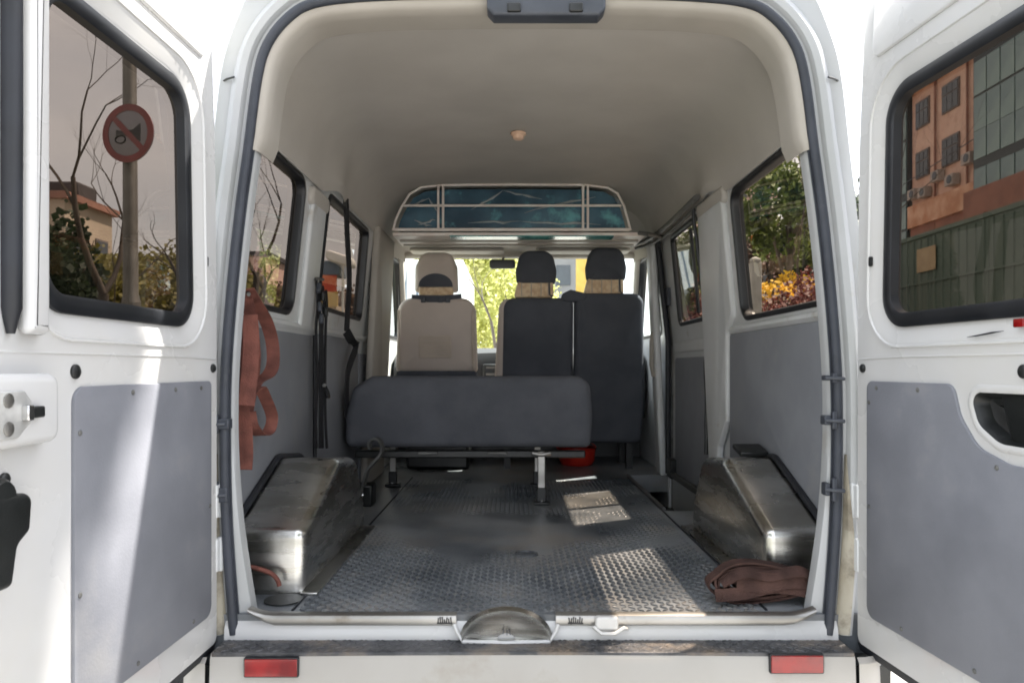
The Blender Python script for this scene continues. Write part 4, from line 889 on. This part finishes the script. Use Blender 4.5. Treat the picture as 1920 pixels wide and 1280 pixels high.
def leafy(name, base, h, rx, rz, label, m, seed, n=2600, size=.09, cat='tree', grp=None, trunk_r=.09, ry=None, clumps=26, cz=None, keep=None, bark='bark_grey'):
    root = empty(name, base, label, cat, grp); B = Vector(base); c = B + Vector((0, 0, cz if cz else h - rz))
    rnd = random.Random(seed); tb = MB()
    tb.tube([B, B + Vector((.05, .03, (c.z - B.z) * .5)), c], [trunk_r, trunk_r * .8, trunk_r * .5], 8)
    for k in range(6):
        a = rnd.uniform(0, 6.28); s = B + (c - B) * rnd.uniform(.55, 1); e = c + Vector((rx * .6 * math.cos(a), (ry or rx) * .6 * math.sin(a), rz * rnd.uniform(-.3, .7))); tb.tube([s, (s + e) / 2 + Vector((0, 0, .15)), e], [trunk_r * .45, trunk_r * .3, trunk_r * .1], 5)
    build('trunk', tb, bark, root, smooth=60)
    lm = leaf_mesh('leaves', n, size, rx, ry or rx, rz, seed, m, clumps, keep=(lambda p: keep(p + c)) if keep else None)
    lm.v = [(v[0] + c.x, v[1] + c.y, v[2] + c.z) for v in lm.v]
    build('crown', lm, m, root, smooth=0); return root

def at(px, depth, z=None):    # ground point below a photo column at a given distance
    return Vector((CAM.x + (px - CX) * depth / FPX, CAM.y + depth, GZ if z is None else z))
# no-horn sign on its pole
p = at(246, 7.8, GZ + .1); SG = empty('traffic_sign', p, 'round red-ringed no-horn sign on a grey street pole', 'sign')
b = MB(); b.tube([p + Vector((0, 0, -.1)), p + Vector((0, 0, 1.9))], .095, 16); b.tube([p + Vector((0, 0, 1.9)), p + Vector((-.005, 0, 2.0)), p + Vector((-.03, 0, 7))], [.095, .075, .06], 16); build('pole', b, 'pole', SG)
sc_ = Vector((at(240, 7.65).x, CAM.y + 7.65, .648 + (688 - 250) * 7.65 / FPX)); rz = R(-12)
Rm = Matrix.Rotation(rz, 3, 'Z')
def sg(u, v, w): return tuple(sc_ + Rm @ Vector((u, w, v)))
circ = lambda r, n=40: [(r * math.cos(2 * math.pi * k / n), r * math.sin(2 * math.pi * k / n)) for k in range(n)]
b = MB(); puff(b, circ(.30), sg, .02, 0, .004, seg=2); pl_ = build('plate', b, 'signwhite', SG)
b = MB(); b.loft([[sg(u, v, w) for u, v in circ(r)] for r, w in ((.302, .0), (.302, -.006), (.235, -.006), (.235, .0))], True); build('red_ring', b, 'signred', pl_)
b = MB(); puff(b, rpoly([(-.14, .045), (-.10, .03), (.06, .035), (.15, .10), (.15, -.10), (.06, -.03), (-.10, -.03), (-.14, -.045)], .008), sg, 0, -.004, .001, seg=1); build('horn_symbol', b, 'signblack', pl_)
b = MB(); b.tube([sg(-.12 + .06 * math.cos(a) + .03, -.06 + .04 * math.sin(a), -.003) for a in [2 * math.pi * k / 20 for k in range(20)]], .008, 5, closed=True); build('horn_bulb', b, 'signblack', pl_)
b = MB(); d_ = Vector((1, 1)).normalized()
b.add([sg(*(Vector(q)), -.0062) for q in ((-.185, .145), (-.145, .185), (.185, -.145), (.145, -.185))], [(0, 1, 2, 3)]); build('red_slash', b, 'signred', pl_)
b = MB(); b.box(sc_ + Rm @ Vector((0, .06, .12)), (.12, .10, .03), Rm); b.box(sc_ + Rm @ Vector((0, .06, -.12)), (.12, .10, .03), Rm); build('clamp', b, 'pole', SG)
# bare trees
bare_tree('bare_tree', at(150, 9.5, GZ + .1), 2.2, (.22, .1, 1), .75, 'bare tree with a trunk leaning towards the sign pole', 21, 6, .11)
bare_tree('bare_tree', at(337, 14, GZ + .1), 2.9, (.02, 0, 1), .6, 'short bare pollard standing between sign pole and van', 5, 4, .10, thin=.45)
bare_tree('bare_tree', at(118, 8.3, GZ + .1), 2.9, (.02, .1, 1), .5, 'thin upright bare tree in front of the cream house', 31, 6, .09)
bare_tree('bare_tree', at(497, 16, GZ + .1), 2.5, (0, 0, 1), .8, 'fork-shaped bare tree seen through the left quarter window', 12, 3, .10, thin=.42)
bare_tree('bare_tree', at(530, 21, GZ + .1), 3.4, (.05, 0, 1), .5, 'slender bare tree beyond the fork-shaped one', 44, 4, .11, thin=.5)
bare_tree('bare_tree', at(462, 12, GZ + .1), 2.7, (-.1, 0, 1), .6, 'bare tree half hidden by the left rear pillar', 52, 4, .08, thin=.5)
# evergreen, hedges and bushes on the left
leafy('evergreen_shrub', at(132, 10.8, GZ + .1), 3.9, .55, 1.8, 'tall dark conical evergreen shrub left of the sign', 'leaf_dark', 3, 5200, .055, 'shrub', trunk_r=.06, clumps=60)
for k, (px, d, h, rx) in enumerate(((175, 24, 4.9, 2.6), (215, 21, 4.6, 2.4), (265, 23, 5.2, 2.7), (320, 22, 5.1, 2.4), (365, 25, 5.3, 2.6), (420, 24, 4.8, 2.4))):
    leafy('spring_bush', at(px, d, GZ + .1), h, rx, h * .46, ['olive spring bush behind the evergreen shrub', 'olive spring bush behind the leaning tree', 'olive spring bush behind the sign pole', 'olive spring bush behind the short pollard', 'tall olive bush next to the left door hinge side', 'olive bush hidden behind the left rear pillar'][k], 'leaf_olive', 60 + k, 5200, .085, 'bush', 'olive bushes on the verge', trunk_r=.06, clumps=70)
for k, (px, d, h, rx) in enumerate(((470, 26, 4.4, 2.4), (520, 28, 4.6, 2.6), (612, 32, 4.8, 2.8), (650, 30, 4.6, 2.4))):
    leafy('brown_bush', at(px, d, GZ + .1), h, rx, h * .46, ['brown leafy bush behind the fork-shaped tree', 'brown bush behind the slender bare tree', 'brown bush behind the roadside kiosk', 'brown bush on the cab side of the kiosk'][k], 'leaf_brown', 80 + k, 4200, .095, 'bush', 'brown bushes on the verge', trunk_r=.06, clumps=60)
# red banner strip low on the verge
b0 = at(250, 15, GZ + .1); BN = empty('banner', b0, 'low orange red banner stretched along the verge', 'banner')
b = MB(); b.box(b0 + Vector((0, 0, 2.22)), (4.2, .03, .30), R(20)); build('cloth', b, 'orange', BN)
for s in (-1, 1):
    b = MB(); b.box(b0 + Vector((s * 1.95, s * .72, 1.25)), (.06, .06, 2.5)); build('post', b, 'pole', BN)
# cream house
HB = at(140, 32); HS = empty('house', HB, 'cream flat-roofed house with dark rooftop tank', 'house')
hx, hy, hw, hd, hh = -22.4, 31.95, 6.0, 3.8, 8.6
b = MB(); b.box2((hx - hw / 2, hy - hd / 2, GZ), (hx + hw / 2, hy + hd / 2, GZ + hh)); build('wall', b, 'house', HS, smooth=0)
b = MB(); b.box2((hx - hw / 2 - .25, hy - hd / 2 - .25, GZ + hh), (hx + hw / 2 + .25, hy + hd / 2 + .25, GZ + hh + .3)); rf = build('roof', b, 'brownband', HS)
b = MB(); b.box2((hx + 1.0, hy - .6, GZ + hh + .3), (hx + 2.8, hy + 1.0, GZ + hh + 1.1)); build('rooftop_tank', b, 'roofdark', rf, bevel=.1)
for zz in (3.9, 6.6):
    for xx in (-1.9, 0, 1.9):
        b = MB(); b.box2((hx + xx - .5, hy - hd / 2 - .06, GZ + zz - .7), (hx + xx + .5, hy - hd / 2 + .02, GZ + zz + .7)); wo = build('window', b, 'winframe', HS, smooth=0)
        for s in (-.24, .24):
            b = MB(); b.box2((hx + xx + s - .19, hy - hd / 2 - .075, GZ + zz - .6), (hx + xx + s + .19, hy - hd / 2 - .05, GZ + zz + .6)); build('pane', b, 'winpane', wo, smooth=0)
    for yy in (-.95, .95):
        b = MB(); b.box2((hx + hw / 2 - .02, hy + yy - .5, GZ + zz - .7), (hx + hw / 2 + .06, hy + yy + .5, GZ + zz + .7)); wo = build('window', b, 'winframe', HS, smooth=0)
        b = MB(); b.box2((hx + hw / 2 + .05, hy + yy - .42, GZ + zz - .6), (hx + hw / 2 + .075, hy + yy + .42, GZ + zz + .6)); build('pane', b, 'winpane', wo, smooth=0)
# pale house seen through the quarter window
PB = at(462, 46); PH = empty('house', PB, 'pale pink house behind the bare trees', 'house')
b = MB(); b.box2((PB.x - 4, PB.y, GZ), (PB.x + 1.2, PB.y + 6, GZ + 8.2)); build('wall', b, 'pink', PH, smooth=0)
b = MB(); b.box2((PB.x - 4.2, PB.y - .2, GZ + 8.2), (PB.x + 1.4, PB.y + 6.2, GZ + 8.5)); build('roof', b, 'roofdark', PH)
for zz in (3.6, 6.4):
    for xx in (-2.6, -.4):
        b = MB(); b.box2((PB.x + xx - .5, PB.y - .05, GZ + zz - .7), (PB.x + xx + .5, PB.y + .02, GZ + zz + .7)); build('window', b, 'winpane', PH, smooth=0)
# roadside kiosk with white canopy
KB = at(622, 20, GZ + .1); KS = empty('roadside_kiosk', KB, 'roadside kiosk with white canopy bar and orange yellow signboard', 'kiosk')
zc = CAM.z + (688 - 481) * 20 / FPX
b = MB(); puff(b, rrect(KB.x - .12, KB.x + .62, zc - .14, zc + .14, .12), lambda u, v, w: (u, KB.y + w, v - (u - KB.x) * .32), -.25, .25, .06); build('canopy', b, 'kioskwhite', KS)
for dx in (.30, .46):
    b = MB(); b.tube([(KB.x + dx, KB.y, KB.z), (KB.x + dx, KB.y, zc - .2)], .035, 8); build('post', b, 'kioskwhite', KS)
b = MB(); b.box2((KB.x - .75, KB.y + .1, KB.z), (KB.x + .1, KB.y + 1.2, zc - 1.3)); build('booth', b, 'house', KS)
b = MB(); b.box2((KB.x - .80, KB.y + .02, zc - 1.05), (KB.x + .12, KB.y + .08, zc - .5)); build('signboard', b, 'orange', KS)
b = MB(); b.box2((KB.x - .30, KB.y - .02, zc - 1.35), (KB.x + .16, KB.y + .04, zc - .95)); build('lower_sign', b, 'yellow', KS)
b = MB(); b.box2((KB.x - .80, KB.y + .04, zc - .48), (KB.x + .2, KB.y + 1.0, zc - .1)); build('roof_panel', b, 'truckblue', KS)

# right side: salmon block with green curtain glass
BX = 26.0; BL = empty('office_building', (BX + 5, 41, GZ), 'salmon office block with green glass curtain bays and air conditioners', 'building')
b = MB(); b.box2((BX, 38.9, GZ), (BX + 10, 46.2, 25)); build('wall', b, 'salmon', BL, smooth=0)
b = MB(); b.box2((BX - .6, 26, GZ), (BX + 10, 38.86, 27)); bay1 = build('curtain_bay', b, 'mullion', BL, smooth=0)
b = MB(); b.box2((BX - .3, 46.24, GZ), (BX + 10, 49.3, 27)); bay2 = build('curtain_bay', b, 'mullion', BL, smooth=0)
pm = {}
def pane_mesh(w, h):
    k = (w, h)
    if k not in pm:
        mb = MB(); mb.box((0, 0, 0), (.05, w, h)); me = bpy.data.meshes.new('curtain_pane'); me.from_pydata(mb.v, [], mb.f); me.materials.append(M['curtain']); pm[k] = me
    return pm[k]
OFF = WORLD[BL.name]; rnd = random.Random(2)
for (bay, x, y0, nx_, wd) in ((bay1, BX - .6, 38.8, 11, 1.12), (bay2, BX - .3, 46.3, 3, .95)):
    for j in range(12):
        for i in range(nx_):
            z = GZ + 1.2 + j * 1.95 + (.25 if j % 3 == 0 else 0); yc = (y0 - (i + .5) * wd) if bay is bay1 else (y0 + (i + .5) * wd)
            if z > 25: continue
            o = obj('curtain_pane', pane_mesh(wd - .09, 1.80 if j % 3 else 1.55), bay); o.location = Vector((x - .02, yc, z + .3)) - OFF; o.rotation_euler = (0, R(rnd.uniform(-.6, .6)), R(rnd.uniform(-.6, .6)))
for zz in (4.2, 7.4, 13.5, 16.7, 19.9):
    for yy, w_ in ((44.9, 1.5), (41.9, 1.7)):
        b = MB(); b.box2((BX - .10, yy - w_ / 2, zz - .85), (BX + .05, yy + w_ / 2, zz + .85)); wo = build('window', b, 'winframe', BL, smooth=0)
        for k in range(3):
            for j in (0, 1):
                b = MB(); y_ = yy - w_ / 2 + .08 + k * (w_ - .1) / 3; z_ = zz - .77 + j * 1.0; b.box2((BX - .13, y_, z_), (BX - .09, y_ + (w_ - .1) / 3 - .07, z_ + (.92 if j == 0 else .50))); build('pane', b, 'winpane', wo, smooth=0)
for z0_, z1_, m_, dx in ((9.6, 11.0, 'salmon_band', .35), (6.8, 9.6, 'brownband', .15), (18.2, 18.75, 'salmon_band', .6), (24.4, 25.2, 'salmon_band', .5)):
    b = MB(); b.box2((BX - dx, 38.95, z0_), (BX + .02, 46.15, z1_)); build('facade_band', b, m_, BL, smooth=0)
b = MB(); b.box2((BX - 1.2, 26, 7.6), (BX - .62, 38.8, 10.2)); build('facade_band', b, 'brownband', BL, smooth=0)
for yy in (43.4, 40.2):
    b = MB(); b.tube([(BX - .12, yy, GZ), (BX - .12, yy, 24)], .07, 8); build('drainpipe', b, 'brownband', BL)
for yy, zz in ((45.5, 11.7), (44.3, 11.55), (42.9, 12.2), (41.4, 11.6), (39.8, 12.4)):
    b = MB(); b.box2((BX - .5, yy - .42, zz - .32), (BX - .06, yy + .42, zz + .32)); a_ = build('air_conditioner', b, 'ac', BL, bevel=.03)
    b = MB(); b.lathe((BX - .51, yy - .1, zz), [(.24, 0), (.24, -.02), (.02, -.03)], 18, 'X'); build('fan_grille', b, 'winpane', a_)
b = MB(); b.tube([(BX - .6, 38.9, 13.2), (BX - .6, 42, 12.9), (BX - .6, 46.2, 12.5)], .03, 5); build('cable', b, 'winpane', BL)
# green hoarding along the road
HX = 7.0; HO = empty('hoarding', (HX, 10, GZ), 'dark green corrugated hoarding along the road edge', 'hoarding')
b = MB(); 
rib = MB(); rib.loft([[(0, -.03, 0), (-.022, -.02, 0), (-.022, .02, 0), (0, .03, 0)], [(0, -.03, 3.5), (-.022, -.02, 3.5), (-.022, .02, 3.5), (0, .03, 3.5)]], True, False, True)
rme = bpy.data.meshes.new('rib'); rme.from_pydata(rib.v, [], rib.f); rme.materials.append(M['hoard'])
for k in range(7):
    b = MB(); b.box2((HX, 3.0 + k * 1.5, GZ), (HX + .05, 4.49 + k * 1.5, GZ + 3.55)); po = build('panel', b, 'hoard', HO, smooth=0)
    for j in range(7):
        o = obj('rib', rme, po); o.location = Vector((HX, 3.1 + k * 1.5 + j * .2145, GZ + .02)) - Vector((HX, 10, GZ))
b = MB(); b.box2((HX - .03, 3.0, GZ + 3.55), (HX + .08, 13.5, GZ + 3.62)); build('top_rail', b, 'hoard', HO)
for zz in (1.55, 2.75):
    b = MB(); b.box2((HX - .035, 3.0, GZ + zz), (HX - .023, 13.5, GZ + zz + .035)); build('rail', b, 'hoard', HO)
np_ = pix_x(1737, 486, HX - .03); b = MB(); b.box(np_ + Vector((-.006, 0, 0)), (.012, .56, .40)); build('notice', b, 'notice', HO)
b = MB(); p0 = pix_x(1680, 460, HX - .02); p1 = pix_x(1785, 458, HX - .02); b.box2((HX - .05, 11.4, p0.z - .015), (HX - .036, 13.4, p0.z + .015)); build('yellow_strip', b, 'yellow', HO)
# yellow weed trailing on the hoarding top
leafy('climbing_plant', (7.22, 8.28, GZ), 4.3, .16, .36, 'yellow green climbing plant on top of the green hoarding', 'leaf_yellow', 7, 420, .035, 'plant', trunk_r=.02, clumps=14)
leafy('yellow_weed', (6.9, 12.6, GZ), 2.45, .5, .25, 'low yellow green weed at the foot of the hoarding', 'leaf_yellow', 17, 700, .04, 'plant', trunk_r=.02, clumps=14)
# trees and shrubs ahead on the right
for k, (px, d, h, rx, rz, m, lb) in enumerate((
        (1478, 19, 7.6, 1.7, 1.9, 'leaf_green', 'green leafy tree beyond the right quarter window'),
        (1535, 21, 7.4, 1.8, 1.9, 'leaf_dark', 'dark green tree beside the end of the hoarding'),
        (1445, 27, 7.2, 1.5, 2.5, 'leaf_brown', 'brown leaved tree in front of the pink block'),
        (1300, 24, 7.8, 1.9, 2.8, 'leaf_green', 'green tree seen through the sliding door window'),
        (1318, 30, 5.2, 1.6, 2.0, 'leaf_spring', 'bright spring tree low behind the sliding door window'))):
    leafy('leafy_tree', at(px, d), h, rx, rz, lb, m, 100 + k, 5200, .085, 'tree', 'trees on the right side of the street', trunk_r=.12, clumps=40)
for k, (px, d, h, rx, m, lb) in enumerate((
        (1415, 14.0, 2.95, .95, 'leaf_red', 'red leaved shrub nearest the sliding door pillar'),
        (1455, 13.2, 2.75, .8, 'leaf_brown', 'brown leaved shrub between the red ones'),
        (1505, 12.8, 3.05, 1.0, 'leaf_red', 'large red leaved shrub close to the hoarding'),
        (1545, 13.6, 3.55, .9, 'leaf_red', 'tall red leaved shrub touching the hoarding'),
        (1335, 13.0, 3.0, .75, 'leaf_red', 'red leaved shrub outside the sliding door window'))):
    leafy('red_shrub', at(px, d), h, rx, h * .46, lb, m, 130 + k, 4200, .045, 'shrub', 'shrubs beyond the road', trunk_r=.04, clumps=50)
leafy('forsythia', at(1440, 17.0), 3.6, 1.1, .55, 'yellow blossoming shrub beyond the red shrubs', 'leaf_yellow', 150, 2600, .05, 'shrub', trunk_r=.04, clumps=26, cz=2.75)
leafy('forsythia', at(1482, 17.6), 3.7, .8, .5, 'smaller yellow shrub under the green tree', 'leaf_yellow', 151, 1800, .05, 'shrub', trunk_r=.04, clumps=22, cz=3.1)
b0 = at(1416, 11.5); b = MB(); b.box2((b0.x - .08, b0.y - .08, GZ), (b0.x + .08, b0.y + .08, GZ + 2.95)); b.lathe((b0.x, b0.y, GZ + 2.95), [(.09, 0), (.09, .05), (.02, .09)], 10)
tag(build('concrete_post', b, 'kerb', bevel=.015), 'plain grey concrete post standing before the red shrubs', 'post')
PK = at(1420, 44); PKB = empty('apartment_block', PK, 'pink apartment block behind the brown leaved tree', 'building')
b = MB(); b.box2((PK.x - 1.8, PK.y, GZ), (PK.x + 1.2, PK.y + 8, 12.5)); build('wall', b, 'pink', PKB, smooth=0)
b = MB(); b.box2((PK.x - 2.0, PK.y - .2, 12.5), (PK.x + 1.4, PK.y + 8.2, 12.9)); build('roof', b, 'brownband', PKB)
for zz in (3, 6, 9, 11.3):
    for xx in (-1.0, .4):
        b = MB(); b.box2((PK.x + xx - .4, PK.y - .05, zz - .6), (PK.x + xx + .4, PK.y + .02, zz + .6)); wo = build('window', b, 'winframe', PKB, smooth=0)
        b = MB(); b.box2((PK.x + xx - .33, PK.y - .065, zz - .52), (PK.x + xx + .33, PK.y - .045, zz + .52)); build('pane', b, 'winpane', wo, smooth=0)
bare_tree('bare_tree', at(1375, 16), 3.2, (.25, 0, 1), .55, 'bare branching tree in front of the pink apartment block', 77, 5, .07, 'bare trees across the road')
# ahead through the windscreen
for k, (px, d, h, rx, lb) in enumerate(((870, 24, 7.0, 2.0, 'yellow green spring tree ahead beyond the driver seat'), (905, 33, 8.0, 2.4, 'yellow green spring tree ahead behind the mirror'), (950, 29, 7.4, 1.9, 'spring tree ahead beyond the passenger headrest'), (985, 40, 8.2, 2.0, 'far spring tree ahead behind the nearer passenger headrest'), (835, 36, 7.6, 2.4, 'far spring tree ahead over the driver headrest'))):
    leafy('spring_tree', at(px, d), h, rx, h * .42, lb, 'leaf_spring', 160 + k, 4200, .10, 'tree', 'spring trees ahead', trunk_r=.10, clumps=44)
bare_tree('bare_tree', at(945, 17), 2.4, (.05, 0, 1), .7, 'fine branched bare tree ahead beyond the windscreen', 91, 5, .06, 'bare trees ahead', m='bark_grey')
TR = empty('box_lorry', at(772, 15), 'white box lorry parked ahead of the van', 'lorry'); tp = at(772, 15)
b = MB(); b.box2((tp.x - 1.05, tp.y, GZ + .9), (tp.x + 1.05, tp.y + 4.2, GZ + 3.5)); build('cargo_box', b, 'truck', TR, bevel=.03)
for s in (-1, 1):
    b = MB(); b.box2((tp.x + s * .52 - .50, tp.y - .03, GZ + .98), (tp.x + s * .52 + .50, tp.y - .002, GZ + 3.42)); dr = build('cargo_door', b, 'truck', TR, bevel=.01)
    b = MB(); b.tube([(tp.x + s * .12, tp.y - .05, GZ + 1.0), (tp.x + s * .12, tp.y - .05, GZ + 3.4)], .02, 8); build('lock_rod', b, 'truckblue', dr)
    b = MB(); b.box((tp.x + s * .85, tp.y - .02, GZ + .78), (.3, .06, .12)); build('tail_light', b, 'redlens', TR)
    for yy in (.9, 4.9):
        b = MB(); b.lathe((tp.x + s * .85, tp.y + yy, GZ + .42), [(.05, -.12), (.40, -.12), (.42, -.08), (.42, .08), (.40, .12), (.05, .12)], 24, 'X'); build('wheel', b, 'tyre', TR)
b = MB(); b.box2((tp.x - 1.0, tp.y + .05, GZ + .6), (tp.x + 1.0, tp.y + 5.6, GZ + .88)); build('chassis', b, 'plastic', TR)
b = MB(); b.box2((tp.x - .95, tp.y + 4.25, GZ + .7), (tp.x + .95, tp.y + 5.7, GZ + 2.6)); build('cab', b, 'truckblue', TR, bevel=.12, seg=3)
GB = at(1072, 52); GBE = empty('apartment_block', GB, 'plain grey block far ahead beyond the windscreen', 'building')
b = MB(); b.box2((GB.x - 1.7, GB.y, GZ), (GB.x + 3.4, GB.y + 8, 11)); build('wall', b, 'greywall', GBE, smooth=0)
for k in range(4):
    for xx in (-.6, 1.0, 2.5):
        b = MB(); b.box2((GB.x + xx - .5, GB.y - .06, .8 + k * 2.8), (GB.x + xx + .5, GB.y + .02, 2.2 + k * 2.8)); build('window', b, 'winpane', GBE, smooth=0)
b = MB(); b.box2((GB.x - 1.9, GB.y - .2, 11), (GB.x + 3.6, GB.y + 8.2, 11.4)); build('roof', b, 'roofdark', GBE)
YP = at(1093, 26); YPE = empty('advert_column', YP, 'tall yellow advertising column ahead between the passenger headrests', 'column')
b = MB(); b.box2((YP.x - .22, YP.y, GZ + .4), (YP.x + .22, YP.y + .4, GZ + 5.6)); build('face', b, 'yellow', YPE, bevel=.03)
b = MB(); b.box2((YP.x - .3, YP.y - .08, GZ), (YP.x + .3, YP.y + .48, GZ + .4)); build('base', b, 'kerb', YPE)
b = MB(); b.box2((YP.x - .27, YP.y - .05, GZ + 5.6), (YP.x + .27, YP.y + .45, GZ + 5.75)); build('cap', b, 'greywall', YPE)

# street tree beside the van whose crown shades the rear of the van
def lit_gap(p):
    t = (p.x + .826) / .48; y0 = p.y - .286 * t; z0 = p.z - t
    lim = -.46 - .55 * max(0, .62 - z0) if z0 < .62 else -.46 + .10 * math.sin(z0 * 3)
    return y0 < lim + .03 * math.sin(z0 * 17)
leafy('street_tree', (2.3, .75, GZ), 9.2, 1.5, 1.3, 'leafy street tree standing beside the rear of the van', 'leaf_green', 200, 11000, .085, 'tree', trunk_r=.12, ry=1.4, clumps=80, keep=lit_gap)

# unseen trees added behind the camera to block sky light on the rear
for k, (x, y, h) in enumerate(((-3.9, -5.4, 8.6), (3.9, -6.0, 9.0), (-4.2, -10.5, 8.8), (4.3, -11.0, 9.2))):
    leafy('street_tree', (x, y, GZ), h, 2.6, 2.7, ['added sky-blocking tree on the verge side close behind the van', 'added sky-blocking tree on the road side close behind the van', 'added sky-blocking tree further back on the verge side', 'added sky-blocking tree further back on the road side'][k], 'leaf_green', 210 + k, 5200, .15, 'tree', 'added sky-blocking trees behind the van', trunk_r=.15, clumps=60)
